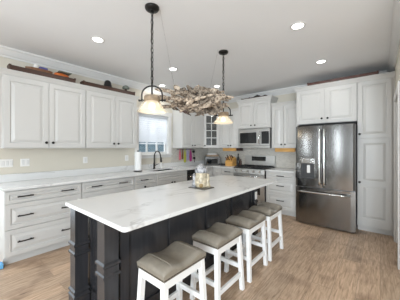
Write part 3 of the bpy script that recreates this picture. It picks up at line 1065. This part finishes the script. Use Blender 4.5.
for (x, y) in ((-2.008, 0.762), (-1.500, 0.762), (-2.008, 3.04), (-1.500, 3.04)):
    post(x, y)
it = MB()
R = []
def rrect(x0, x1, y0, y1, r, z, n=5):
    out = []
    for cx, cy, a0 in ((x1-r, y1-r, 0), (x0+r, y1-r, PI/2), (x0+r, y0+r, PI), (x1-r, y0+r, 3*PI/2)):
        for k in range(n+1):
            a = a0+PI/2*k/n
            out.append((cx+r*math.cos(a), cy+r*math.sin(a), z))
    return out
for ins, z in ((0.003, 0.885), (0, 0.888), (0, 0.912), (0.003, 0.915)):
    R.append(rrect(ix0+ins, ix1-ins, iy0+ins, iy1-ins, 0.025, z))
it.rings(R)
tag(it.build('island_countertop', M['marble']), 'large white veined quartz countertop on the charcoal island', 'countertop')
b = MB().box(-1.445, -1.438, 3.005, 3.075, 0.60, 0.715, 0.003)
tag(b.build('outlet_plate', M['plastic']), 'white outlet plate on the far corner post of the island', 'outlet')

# ------------------------------------------------------------------ stools


def make_stool(loc):
    t = thing('bar_stool', loc, '', 'stool', 'white saddle stools along the island')
    ox, oy, oz = loc
    SL, SW = 0.212, 0.146          # half length along y, half width along x
    zt0 = 0.535                    # underside of pad
    # saddle pad
    n, mm = 30, 18
    b = MB()
    top, bot = [], []

    def sq(s, p=6):
        return (1-abs(s)**p)

    def H_(sx, sy):
        base = 0.592+0.026*math.sin(PI/2*min(1, abs(sy)/0.72))**2-0.012*max(0, abs(sy)-0.72)/0.28
        edge = 0.030*(1-max(0, sq(sx, 4)*sq(sy, 6))**0.5)
        return base-edge
    grid = [[b.v((ox+SW*(-1+2*i/mm), oy+SL*(-1+2*j/n), H_(-1+2*i/mm, -1+2*j/n))) for j in range(n+1)] for i in range(mm+1)]
    low = [[b.v((ox+SW*0.985*(-1+2*i/mm), oy+SL*0.985*(-1+2*j/n), zt0)) for j in range(n+1)] for i in range(mm+1)]
    for i in range(mm):
        for j in range(n):
            fc = b.bm.faces.new((grid[i][j], grid[i+1][j], grid[i+1][j+1], grid[i][j+1]))
            fc.smooth = True
            b.bm.faces.new((low[i][j], low[i][j+1], low[i+1][j+1], low[i+1][j]))
    loop_t = [grid[i][0] for i in range(mm+1)]+[grid[mm][j] for j in range(1, n+1)]+[grid[i][n] for i in range(mm-1, -1, -1)]+[grid[0][j] for j in range(n-1, 0, -1)]
    loop_b = [low[i][0] for i in range(mm+1)]+[low[mm][j] for j in range(1, n+1)]+[low[i][n] for i in range(mm-1, -1, -1)]+[low[0][j] for j in range(n-1, 0, -1)]
    for k in range(len(loop_t)):
        q = (k+1) % len(loop_t)
        b.bm.faces.new((loop_t[k], loop_t[q], loop_b[q], loop_b[k]))
    seat = b.build('seat', M['leather'], t)
    # raised seams across the pad
    for sy in (-0.62, 0.62):
        pts = []
        for i in range(13):
            s = -1+2*i/12
            pts.append((ox+SW*s*0.99, oy+SL*sy, H_(s, sy)+0.0005))
        MB().tube(pts, 0.0035, 6).build('seam', M['leather'], seat)
    # nail trim along the lower edge: one beaded strip
    pts, rs = [], []
    zz = zt0+0.010
    hw, hl = SW*0.986+0.001, SL*0.986+0.001
    for (xa, ya, xb, yb, m_) in ((-hw, -hl, hw, -hl, 22), (hw, -hl, hw, hl, 32), (hw, hl, -hw, hl, 22), (-hw, hl, -hw, -hl, 32)):
        for k in range(m_):
            pts.append((ox+xa+(xb-xa)*k/m_, oy+ya+(yb-ya)*k/m_, zz))
            rs.append(0.005 if k % 2 else 0.0015)
    MB().tube(pts, rs, 6, closed=True).build('nail_trim', M['brass'], seat)
    # apron
    b = MB()
    a0, a1 = SW-0.012, SL-0.012
    b.box(ox-a0, ox+a0, oy-a1, oy-a1+0.02, zt0-0.06, zt0-0.0005).box(ox-a0, ox+a0, oy+a1-0.02, oy+a1, zt0-0.06, zt0-0.0005)
    b.box(ox-a0, ox-a0+0.02, oy-a1+0.02, oy+a1-0.02, zt0-0.06, zt0-0.0005).box(ox+a0-0.02, ox+a0, oy-a1+0.02, oy+a1-0.02, zt0-0.06, zt0-0.0005)
    b.build('apron', M['stoolwhite'], t)
    lw = 0.0185

    def legc(sx, sy, z):
        k = 1-z/zt0
        return ox+sx*(a0-lw+0.002+0.024*k), oy+sy*(a1-lw+0.002+0.022*k)
    for sx in (-1, 1):
        for sy in (-1, 1):
            b = MB()
            R = []
            for z in (0.0, zt0-0.002):
                cx, cy = legc(sx, sy, z)
                R.append([(cx-lw, cy-lw, z), (cx+lw, cy-lw, z), (cx+lw, cy+lw, z), (cx-lw, cy+lw, z)])
            b.rings(R)
            b.build('leg', M['stoolwhite'], t)
    for sx in (-1, 1):
        z = 0.155
        p, q = legc(sx, -1, z), legc(sx, 1, z)
        MB().box(p[0]-0.011, p[0]+0.011, p[1], q[1], z-0.02, z+0.02).build('stretcher', M['stoolwhite'], t)
    for sy in (-1, 1):
        z = 0.225
        p, q = legc(-1, sy, z), legc(1, sy, z)
        MB().box(p[0], q[0], p[1]-0.011, p[1]+0.011, z-0.02, z+0.02).build('stretcher', M['stoolwhite'], t)
    return t


SX = -1.178
stool_labels = ['white saddle stool with a grey leather seat nearest the camera',
                'second nearest white saddle stool with a grey leather seat along the island',
                'third white saddle stool from the near end of the island, one before the farthest',
                'white saddle stool with a grey leather seat farthest from the camera, towards the refrigerator']
st0 = make_stool((SX, 1.095, 0))
st0['label'] = stool_labels[0]
for y, lb in zip((1.675, 2.24, 2.78), stool_labels[1:]):
    c = copy_tree(st0)
    c.location = (SX, y, 0)
    c['label'] = lb

# ------------------------------------------------------------------ pendants


def make_pendant(loc, zc, label):
    """loc: point on the ceiling; zc: height of the lower rim of the shade"""
    x, y, zt = loc
    t = thing('pendant_light', loc, label, 'pendant light', 'pendant lights over the island')
    MB().lathe([(0.02, -0.03), (0.062, -0.024), (0.068, -0.012), (0.068, -0.0005)], (x, y, zt), 24).build('canopy', M['bronze'], t)
    # chain of small links
    b = MB()
    z = zt-0.03
    zb = zc+0.27
    L = 0.052
    k = 0
    while z-L > zb-0.02:
        pts = []
        for i in range(10):
            a = 2*PI*i/10
            u, v = 0.0125*math.cos(a), L/2*1.12*math.sin(a)
            pts.append((x+(u if k % 2 else 0), y+(0 if k % 2 else u), z-L/2+v))
        b.tube(pts, 0.0036, 6, closed=True)
        z -= L*0.86
        k += 1
    b.tube([(x+0.004, y+0.004, zt-0.03), (x-0.004, y-0.004, (zt+zb)/2), (x+0.003, y, zb)], 0.0028, 6)
    b.build('chain', M['bronze'], t)
    # arched yoke in the plane facing the viewer
    dx, dy = math.cos(0.697), math.sin(0.697)
    b = MB()
    pts = [(-0.098, zc+0.112), (-0.098, zc+0.165)]
    for i in range(1, 12):
        a = PI-PI*i/12
        pts.append((0.098*math.cos(a), zc+0.165+0.085*math.sin(a)))
    pts += [(0.098, zc+0.165), (0.098, zc+0.112)]
    b.tube([(x+dx*p, y+dy*p, q) for p, q in pts], 0.0075, 8)
    b.tube([(x-dx*0.122, y-dy*0.122, zc+0.112), (x+dx*0.122, y+dy*0.122, zc+0.112)], 0.007, 8)
    for s in (-1, 1):
        b.sphere((x+s*dx*0.122, y+s*dy*0.122, zc+0.112), 0.012, n=10)
        b.sphere((x+s*dx*0.098, y+s*dy*0.098, zc+0.112), 0.014, n=10)
    b.lathe([(0.008, 0.13), (0.014, 0.135), (0.014, 0.155), (0.008, 0.165), (0.008, 0.30), (0.004, 0.305)], (x, y, zc), 12)
    b.build('yoke', M['bronze'], t)
    MB().lathe([(0.070, 0.098), (0.076, 0.102), (0.076, 0.145), (0.070, 0.152), (0.02, 0.158), (0.002, 0.158)], (x, y, zc), 24).build('cap', M['bleached'], t)
    # glass shade, thin walled
    out = [(0.070, 0.098), (0.082, 0.082), (0.105, 0.048), (0.135, 0.012), (0.142, 0.0)]
    inn = [(r-0.004, z) for r, z in out][::-1]
    b = MB().lathe(out+inn, (x, y, zc), 28, cap0=False, cap1=False)
    b.build('lamp_shade', M['shade'], t)
    MB().sphere((x, y, zc+0.055), 0.03, sz=1.2).build('bulb', M['bulb'], t)
    l = bpy.data.lights.new('pendant_lamp', 'POINT')
    l.energy = 0.7
    l.color = (1, 0.80, 0.55)
    l.shadow_soft_size = 0.04
    o = bpy.data.objects.new('pendant_lamp', l)
    COL.objects.link(o)
    o.location = (x, y, zc-0.01)
    return t


make_pendant((-1.68, 1.29, CZ), 1.725, 'nearer pendant light with a cream glass shade over the island')
make_pendant((-1.69, 2.53, CZ), 1.725, 'farther pendant light with a cream glass shade, right of the driftwood piece')

# ------------------------------------------------------------------ recessed ceiling lights


def downlight(x, y, label):
    t = thing('recessed_light', (x, y, CZ), label, 'ceiling light', 'recessed ceiling lights')
    MB().rings([[(x+r*math.cos(2*PI*i/28), y+r*math.sin(2*PI*i/28), CZ+z) for i in range(28)] for r, z in ((0.058, -0.002), (0.062, -0.008), (0.078, -0.006), (0.082, -0.0005))], cap0=False, cap1=False).build('trim_ring', M['trim'], t)
    MB().lathe([(0.058, -0.004), (0.058, -0.001)], (x, y, CZ), 28).build('lens', M['led'], t)
    l = bpy.data.lights.new('downlight_lamp', 'AREA')
    l.shape = 'DISK'
    l.size = 0.11
    l.energy = DOWN_W
    l.color = (1, 0.99, 0.96)
    o = bpy.data.objects.new('downlight_lamp', l)
    COL.objects.link(o)
    o.location = (x, y, CZ-0.02)


downlight(-2.70, 1.24, 'recessed ceiling light leftmost, above the left wall cabinets')
downlight(-2.72, 2.53, 'recessed ceiling light just right of the nearer pendant chain')
downlight(-3.62, 3.05, 'small recessed ceiling light close to the window over the sink')
downlight(-2.75, 3.86, 'recessed ceiling light above the hanging driftwood, beside the farther pendant')
downlight(-0.70, 2.52, 'recessed ceiling light rightmost and nearest, in front of the refrigerator')
downlight(-0.71, 3.80, 'recessed ceiling light close above the refrigerator cabinet')

# ------------------------------------------------------------------ hanging driftwood
dc = Vector((-1.70, 1.92, 1.93))
t = thing('hanging_driftwood', tuple(dc), 'rough tangle of weathered driftwood hung on wires above the island', 'driftwood')
cr = Vector((math.cos(0.697), math.sin(0.697), 0))     # long axis
cf = Vector((-math.sin(0.697), math.cos(0.697), 0))
rnd = random.Random(11)


def branch(c, d, L, r0, twist=0.3, mat_=None, flat=0.5):
    d = d.normalized()
    n = 8
    side = d.orthogonal().normalized()
    ph = rnd.uniform(0, 6.28)
    e1 = side*math.cos(ph)+d.cross(side)*math.sin(ph)
    e2 = d.cross(e1)
    R = []
    bend = rnd.uniform(-1, 1)*twist*0.3*L
    for i in range(n+1):
        s_ = i/n
        p = c+d*L*(s_-0.5)+e1*bend*math.sin(PI*s_)+e2*bend*0.5*math.sin(2*PI*s_)
        r = max(0.003, r0*(0.35+0.85*math.sin(PI*min(1, 0.10+s_*0.86)))*rnd.uniform(0.75, 1.25))
        if i == 0:
            r *= 0.5
        tw = ph+s_*1.2
        a1 = e1*math.cos(tw)+e2*math.sin(tw)
        a2 = e2*math.cos(tw)-e1*math.sin(tw)
        R.append([p+(a1*math.cos(2*PI*k/6)+a2*flat*math.sin(2*PI*k/6))*r for k in range(6)])
    MB().rings(R).build('branch', mat_ or M['drift'], t)


for k in range(54):
    # flattened lens-shaped tangle, every piece laid its own way
    ra, th = math.sqrt(rnd.random()), rnd.uniform(0, 2*PI)
    hz = rnd.uniform(-1, 1)*math.sqrt(max(0, 1-ra*ra*0.8))
    p = dc+cr*(ra*math.cos(th)*0.33+0.03)+cf*(ra*math.sin(th)*0.26)+Vector((0, 0, hz*0.16))
    ang = rnd.gauss(0, 0.65)
    d = cr*math.cos(ang)+cf*math.sin(ang)*0.9+Vector((0, 0, rnd.gauss(0.0, 0.34)))
    branch(p, d, rnd.uniform(0.14, 0.28), rnd.uniform(0.020, 0.038))
# long protruding pieces
branch(dc+cr*-0.27+Vector((0, 0, 0.105)), cr*1+Vector((0, 0, -0.22)), 0.40, 0.036)
branch(dc+cr*-0.36+Vector((0, 0, 0.02)), cr*1+Vector((0, 0, -0.42)), 0.34, 0.028)
branch(dc+cr*-0.33+Vector((0, 0, -0.06)), cr*1+Vector((0, 0, 0.10)), 0.30, 0.026)
branch(dc+cr*-0.30+cf*0.1+Vector((0, 0, 0.06)), cr*1+Vector((0, 0, -0.15)), 0.34, 0.028)
branch(dc+cr*0.05+Vector((0, 0, 0.125)), cr*1+Vector((0, 0, -0.10)), 0.50, 0.026)
branch(dc+cr*0.30+Vector((0, 0, 0.07)), cr*1+Vector((0, 0, -0.55)), 0.26, 0.024)
branch(dc+cr*0.0+cf*-0.22+Vector((0, 0, 0.01)), cr*1+Vector((0, 0, 0.12)), 0.46, 0.034)
branch(dc+cr*0.18+cf*-0.2+Vector((0, 0, -0.04)), cr*1+Vector((0, 0, 0.28)), 0.36, 0.032)
branch(dc+cr*-0.10+cf*-0.1+Vector((0, 0, -0.15)), cr*1+Vector((0, 0, -0.45)), 0.15, 0.018, mat_=M['walnut'])
branch(dc+cr*-0.0+cf*-0.1+Vector((0, 0, -0.135)), cr*1+Vector((0, 0, 0.3)), 0.18, 0.018)
branch(dc+cr*0.03+cf*-0.02+Vector((0, 0, 0.15)), cr*0.6+Vector((0, 0, 0.8)), 0.10, 0.024)
tag(MB().tube([(-1.64, 1.35, CZ-0.001), tuple(dc+cr*-0.22+Vector((0, 0, 0.10)))], 0.0008, 5).build('hanging_wire', M['steel']), 'thin wire from beside the nearer pendant down to the driftwood', 'wire', 'wires holding the driftwood')
tag(MB().tube([(-1.72, 2.44, CZ-0.001), tuple(dc+cr*0.18+Vector((0, 0, 0.10)))], 0.0008, 5).build('hanging_wire', M['steel']), 'thin wire from beside the farther pendant down to the driftwood', 'wire', 'wires holding the driftwood')

# ------------------------------------------------------------------ cookie jar on the island
jx, jy = -1.60, 1.93
b = MB().box(jx-0.12, jx+0.12, jy-0.09, jy+0.10, 0.915, 0.925, 0.003)
tag(b.build('slate_mat', M['slate']), 'dark slate mat under the cream jar on the island', 'mat')
t = thing('ceramic_jar', (jx, jy, 0.925), 'cream and ochre ceramic jar with a mottled grey domed lid on the island', 'jar')
b = MB().lathe([(0.060, 0), (0.070, 0.02), (0.073, 0.06), (0.068, 0.12), (0.062, 0.165), (0.056, 0.172)], (jx, jy, 0.925), 24)
b.build('jar_body', M['cream'], t)
b = MB().lathe([(0.058, 0.165), (0.070, 0.172), (0.071, 0.195), (0.064, 0.222), (0.046, 0.246), (0.022, 0.258), (0.010, 0.261), (0.011, 0.268), (0.002, 0.272)], (jx, jy, 0.925), 24)
b.build('lid', M['mottled'], t)
for s in (-1, 1):
    p = Vector((jx, jy, 0))+Vector((cr.x, cr.y, 0))*(0.078*s)
    b = MB()
    R = []
    for z, rx_ in ((0.0, 0.034), (0.03, 0.028), (0.06, 0.02), (0.14, 0.018), (0.16, 0.008)):
        R.append([(p.x+rx_*math.cos(2*PI*i/12), p.y+rx_*1.1*math.sin(2*PI*i/12), 0.925+z) for i in range(12)])
    b.rings(R, smooth=True)
    b.build('side_handle', M['mottled'] if s < 0 else M['cream'], t)
q = Vector((jx, jy, 0))+Vector((math.sin(0.697), -math.cos(0.697), 0))*0.055
MB().sphere((q.x, q.y, 0.955), 0.026, sz=1.1, n=14).build('relief', M['gold'], t)

# ------------------------------------------------------------------ things on the counters


def on_counter(z=0.915): return z


# toaster oven set across the corner
tc_ = Vector((-3.52, 4.72))


def FT(u, d, z):
    p = tc_+dv*u+nv*d
    return (p.x, p.y, z)


t = thing('toaster_oven', (tc_.x, tc_.y, 0.915), 'silver toaster oven with a dark glass front standing in the counter corner', 'toaster oven')
MB(FT).box(-0.20, 0.20, -0.14, 0.14, 0.93, 1.145, 0.012, 2).build('oven_body', M['steel_dark'], t)
fr = MB(FT).box(-0.195, 0.195, 0.14, 0.15, 0.935, 1.14, 0.004).build('front_frame', M['steel'], t)
MB(FT).box(-0.165, 0.125, 0.15, 0.156, 0.955, 1.08, 0.004).build('door_window', M['blackglass'], fr)
MB(FT).tube([(-0.12, 0.15, 1.093), (-0.12, 0.175, 1.093), (0.11, 0.175, 1.093), (0.11, 0.15, 1.093)], 0.006, 8).build('handle', M['chrome'], fr)
for z in (0.975, 1.03, 1.085):
    MB(FT).tube([(0.165, 0.15, z), (0.165, 0.168, z)], [0.016, 0.013], 12).build('dial', M['steel_dark'], fr)
for su in (-0.17, 0.17):
    for sd in (-0.11, 0.11):
        MB(FT).box(su-0.015, su+0.015, sd-0.015, sd+0.015, 0.915, 0.931).build('foot', M['black'], t)
tag(MB(FT).box(-0.17, 0.16, -0.10, 0.12, 1.145, 1.185, 0.004).build('wooden_board', M['bleached']), 'brown wooden board lying on top of the toaster oven', 'board')
b = MB(FT)
b.lathe([(0.12, 0), (0.15, 0.012), (0.15, 0.02), (0.11, 0.008)], (0, 0.0, 1.185), 20)
b.lathe([(0.12, 0.02), (0.15, 0.034), (0.15, 0.042), (0.11, 0.03)], (0, 0.0, 1.185), 20)
tag(b.build('stacked_pans', M['plastic']), 'pale shallow pans stacked on the board over the toaster oven', 'pan')
tag(MB(FB).box(-3.27, -3.08, 0.22, 0.34, 0.915, 0.965, 0.012, 2).build('dark_case', M['black']), 'small flat black case on the counter right of the toaster oven', 'case')
# knife block
t = thing('knife_block', (-2.98, 4.80, 0.915), 'honey wooden knife block full of knives left of the range', 'knife block')
b = MB()
b.prism([(4.70, 0.915), (4.90, 0.915), (4.90, 1.10), (4.82, 1.15), (4.70, 1.03)], -3.08, -2.87, axis=0)
b.build('block', M['oak'], t)
rk = random.Random(4)
for i in range(3):
    for j in range(2):
        x = -3.04+i*0.065+0.01*j
        s = 0.3+0.4*j
        p = Vector((x, 4.70+0.12*s, 1.03+0.12*s))
        d = Vector((rk.uniform(-0.25, 0.2), -0.70, 0.70))
        MB().tube([p-d*0.02, p+d*0.05, p+d*(0.10+0.02*rk.random())], [0.012, 0.015, 0.012], 8).build('knife_handle', M['walnut'] if (i+j) % 2 else M['tan'], t)
tag(MB().lathe([(0.034, 0), (0.036, 0.01), (0.036, 0.19), (0.014, 0.24), (0.014, 0.29), (0.017, 0.292), (0.017, 0.31), (0.004, 0.312)], (-2.85, 4.96, 0.915), 16).build('dark_bottle', M['black']), 'tall black bottle behind the knife block', 'bottle')
tag(MB().lathe([(0.028, 0), (0.03, 0.01), (0.03, 0.12), (0.016, 0.15), (0.018, 0.17), (0.004, 0.18)], (-2.715, 4.85, 0.915), 14).build('pepper_mill', M['walnut']), 'small dark pepper mill on the counter against the left side of the range', 'pepper mill')
# wooden strips under the cabinets
t = thing('under_cabinet_rack', (-2.96, 4.85, 1.30), 'honey wooden rack hung under the cabinet left of the microwave', 'rack', 'wooden racks under the back wall cabinets')
MB().box(-3.19, -2.80, 4.76, 4.98, 1.356, 1.3715).box(-3.19, -2.80, 4.755, 4.77, 1.295, 1.3715).box(-3.19, -3.175, 4.77, 4.98, 1.30, 1.356).box(-2.815, -2.80, 4.77, 4.98, 1.30, 1.356).build('rack', M['oak'], t)
tag(MB().box(-2.79, -2.70, 4.76, 4.95, 1.30, 1.3715, 0.006).build('dark_dispenser', M['walnut']), 'dark brown box under the cabinet beside the microwave', 'box')
t = thing('under_cabinet_rack', (-1.57, 4.85, 1.30), 'honey wooden rack hung under the cabinet right of the microwave', 'rack', 'wooden racks under the back wall cabinets')
MB().box(-1.80, -1.38, 4.76, 4.98, 1.356, 1.3715).box(-1.80, -1.38, 4.755, 4.77, 1.292, 1.3715).box(-1.80, -1.785, 4.77, 4.98, 1.30, 1.356).box(-1.395, -1.38, 4.77, 4.98, 1.30, 1.356).build('rack', M['oak'], t)

# hanging utensils on the wall right of the window
t = MB(FL).box(3.74, 4.40, 0.0085, 0.024, 1.325, 1.345, 0.003).build('utensil_rail', M['steel_dark'])
tag(t, 'thin rail on the wall under the cabinet right of the window', 'rail')


def utensil(y, m, L, name, label, wdt=0.03):
    t = thing(name, (WX+0.03, y, 1.30), label, 'utensil', 'utensils hanging right of the window')
    b = MB(FL)
    b.rings([[(y-a, 0.026, z), (y+a, 0.026, z), (y+a, 0.038, z), (y-a, 0.038, z)] for a, z in ((0.008, 1.345), (0.011, 1.30), (wdt*0.6, 1.27), (wdt, 1.24-L*0.4), (wdt*0.9, 1.25-L), (wdt*0.4, 1.235-L))])
    b.build('blade', m, t)
    MB(FL).tube([(y, 0.024, 1.335), (y, 0.045, 1.335), (y, 0.045, 1.325)], 0.004, 6).build('hook', M['bronze'], t)
    return t


utensil(3.835, M['pink'], 0.17, 'kitchen_utensil', 'pink utensil hanging first beside the window', 0.034)
utensil(3.925, M['tan'], 0.15, 'kitchen_utensil', 'reddish brown utensil hanging between the pink and the lime ones', 0.022)
utensil(4.015, M['lime'], 0.24, 'kitchen_utensil', 'lime yellow utensil hanging under the wall cabinet', 0.036)
utensil(4.125, M['lavender'], 0.18, 'kitchen_utensil', 'lavender utensil hanging under the wall cabinet', 0.028)
utensil(4.235, M['magenta'], 0.22, 'kitchen_utensil', 'magenta utensil hanging last under the wall cabinet', 0.042)


def FLc(y, z, r, label, name='measuring_cup'):
    t = thing(name, (WX+0.03, y, z), label, 'cup', 'black cups hanging in the corner')
    b = MB(FL)
    b.tube([(y, 0.0085, z), (y, 0.012, z), (y, 0.05, z), (y, 0.052, z)], [r*0.8, r*0.85, r, r*0.96], 16)
    b.build('cup', M['black'], t)
    MB(FL).tube([(y, 0.045, z-r*0.9), (y+0.01, 0.045, z-r-0.08)], [0.006, 0.009], 8).build('handle', M['bronze'], t)


FLc(4.345, 1.275, 0.038, 'upper black measuring cup hanging right of the magenta utensil')
FLc(4.37, 1.10, 0.034, 'lower black measuring cup hanging right of the magenta utensil')

# outlets and switches


def plate(y0, y1, z0, z1, gangs, label, kind='outlet'):
    t = thing('switch_plate' if kind == 'switch' else 'outlet_plate', (WX, (y0+y1)/2, z0), label, kind, 'wall plates on the left wall')
    MB(FL).box(y0, y1, 0.0005, 0.006, z0, z1, 0.002).build('plate', M['plastic'], t)
    w_ = (y1-y0)/gangs
    for g in range(gangs):
        c = y0+w_*(g+0.5)
        MB(FL).box(c-0.016, c+0.016, 0.006, 0.010, (z0+z1)/2-0.033, (z0+z1)/2+0.033, 0.002).build('rocker' if kind == 'switch' else 'socket', M['trim'], t)


plate(0.455, 0.625, 1.115, 1.225, 4, 'wide white switch plate at the left end above the counter', 'switch')
plate(0.705, 0.81, 1.115, 1.225, 2, 'white double wall plate right of the wide switch plate')
plate(1.54, 1.615, 1.115, 1.225, 1, 'single white outlet above the counter below the second wall cabinet')
plate(2.33, 2.405, 1.12, 1.23, 1, 'single white outlet close to the paper towel roll', 'switch')
b = MB(FL).box(0.405, 0.447, 0.50, 0.60, 0.0, 0.055, 0.008, 2)
tag(b.build('blue_box', M['bluetape']), 'small bright blue object on the floor at the left cabinet end', 'box')

# ------------------------------------------------------------------ things on top of the wall cabinets
TOPZ = UZ1+0.07


def tray(f, u0, u1, d0, d1, z, m, label, h=0.066, group=None):
    t = thing('wooden_tray', f((u0+u1)/2, (d0+d1)/2, z), label, 'tray', group)
    b = MB(f)
    b.box(u0, u1, d0, d1, z, z+0.012)
    b.box(u0, u1, d1-0.012, d1, z+0.012, z+h, 0.002).box(u0, u1, d0, d0+0.012, z+0.012, z+h, 0.002)
    b.build('tray_base', m, t)
    for a in (u0, u1):
        s = 1 if a == u0 else -1
        MB(f).prism([(a, z+0.012), (a+s*0.02, z+0.012), (a+s*0.012, z+h+0.012), (a-s*0.012, z+h+0.012)], d0+0.012, d1-0.012, axis=1).build('end_board', m, t)
    return t


GT = 'long wooden trays on top of the cabinets'
tray(FL, 0.545, 1.30, 0.17, 0.34, TOPZ, M['walnut'], 'long dark wooden tray with coloured models above the left wall cabinet', group=GT)
tray(FL, 1.43, 2.34, 0.17, 0.34, TOPZ, M['walnut'], 'long dark wooden tray with a black ornament, left of the window', group=GT)
tray(FB, -1.06, -0.03, 0.44, 0.60, TZ+0.08, M['redwood'], 'long reddish wooden board on top of the refrigerator cabinets', h=0.062, group=GT)
tray(FB, -2.62, -2.01, 0.14, 0.33, 2.455+0.085, M['walnut'], 'short dark wooden tray on top of the cabinet above the microwave', h=0.035, group=GT)
z = TOPZ+0.012
t = thing('model_boat', FL(0.87, 0.25, z), 'brown model boat with a blue cabin in the left tray', 'model', 'models in the trays')
b = MB(FL)
R = []
for s, wd in ((0.71, 0.006), (0.76, 0.045), (0.86, 0.055), (0.98, 0.045), (1.02, 0.02)):
    R.append([(s, 0.25-wd, z+0.10), (s, 0.25-wd*0.4, z+0.0 if wd > 0.01 else z+0.07), (s, 0.25+wd*0.4, z+0.0 if wd > 0.01 else z+0.07), (s, 0.25+wd, z+0.10)])
b.rings(R)
b.build('hull', M['tan'], t)
MB(FL).box(0.86, 0.96, 0.215, 0.285, z+0.10, z+0.135, 0.006).build('cabin', M['blue'], t)
MB(FL).box(0.80, 0.84, 0.22, 0.28, z+0.10, z+0.15, 0.006).build('funnel', M['plastic'], t)
t = thing('model_plane', FL(1.13, 0.25, z), 'orange model plane with grey-green wings in the left tray', 'model', 'models in the trays')
MB(FL).tube([(1.03, 0.25, z+0.055), (1.06, 0.25, z+0.06), (1.14, 0.25, z+0.065), (1.21, 0.25, z+0.075), (1.24, 0.25, z+0.08)], [0.015, 0.05, 0.055, 0.035, 0.01], 12).build('fuselage', M['orange'], t)
MB(FL).box(1.08, 1.25, 0.18, 0.345, z+0.115, z+0.128, 0.004).build('wing', M['greygreen'], t)
MB(FL).box(1.10, 1.12, 0.24, 0.26, z+0.09, z+0.117).build('strut', M['greygreen'], t)
MB(FL).lathe([(0.012, 0), (0.03, 0.012), (0.03, 0.02), (0.01, 0.03)], (1.06, 0.25, z), 12).build('wheel', M['plastic'], t)
t = thing('black_ornament', FL(1.85, 0.25, z), 'glossy black bell-shaped ornament in the tray left of the window', 'ornament')
MB(FL).lathe([(0.062, 0.0), (0.060, 0.02), (0.078, 0.04), (0.072, 0.075), (0.062, 0.11), (0.055, 0.145), (0.042, 0.168), (0.02, 0.182), (0.003, 0.186)], (1.85, 0.25, z), 22).build('bell', M['black'], t)
MB(FL).lathe([(0.05, 0), (0.05, 0.03), (0.03, 0.036)], (1.85, 0.25, z-0.002), 18).build('stand', M['walnut'], t)
t = thing('figurine', FL(2.2, 0.25, z), 'small grey-green mushroom-shaped figurine at the right end of the tray', 'figurine')
MB(FL).lathe([(0.036, 0), (0.026, 0.02), (0.02, 0.06), (0.022, 0.10)], (2.2, 0.25, z), 14).build('stem', M['walnut'], t)
MB(FL).lathe([(0.02, 0.095), (0.06, 0.105), (0.066, 0.12), (0.055, 0.15), (0.025, 0.168), (0.002, 0.17)], (2.2, 0.25, z), 16).build('cap', M['greygreen'], t)
z = 2.455+0.085+0.012
for u, r, lb in ((-2.45, 0.05, 'low black lump-shaped ornament left in the tray above the microwave cabinet'), (-2.25, 0.075, 'larger black domed ornament in the middle of the tray above the microwave cabinet'), (-2.07, 0.05, 'black rounded ornament right in the tray above the microwave cabinet')):
    tag(MB(FB).lathe([(r*0.9, 0), (r*1.1, r*0.25), (r, r*0.6), (r*0.6, r*0.9), (r*0.2, r*1.0), (r*0.12, r*1.2), (0.002, r*1.22)], (u, 0.235, z), 16, sx=1.25, sy=0.75).build('black_ornament', M['iron']), lb, 'ornament', 'dark ornaments above the microwave')

# tidy helper property
for o in scene.objects:
    if '_o' in o.keys():
        del o['_o']
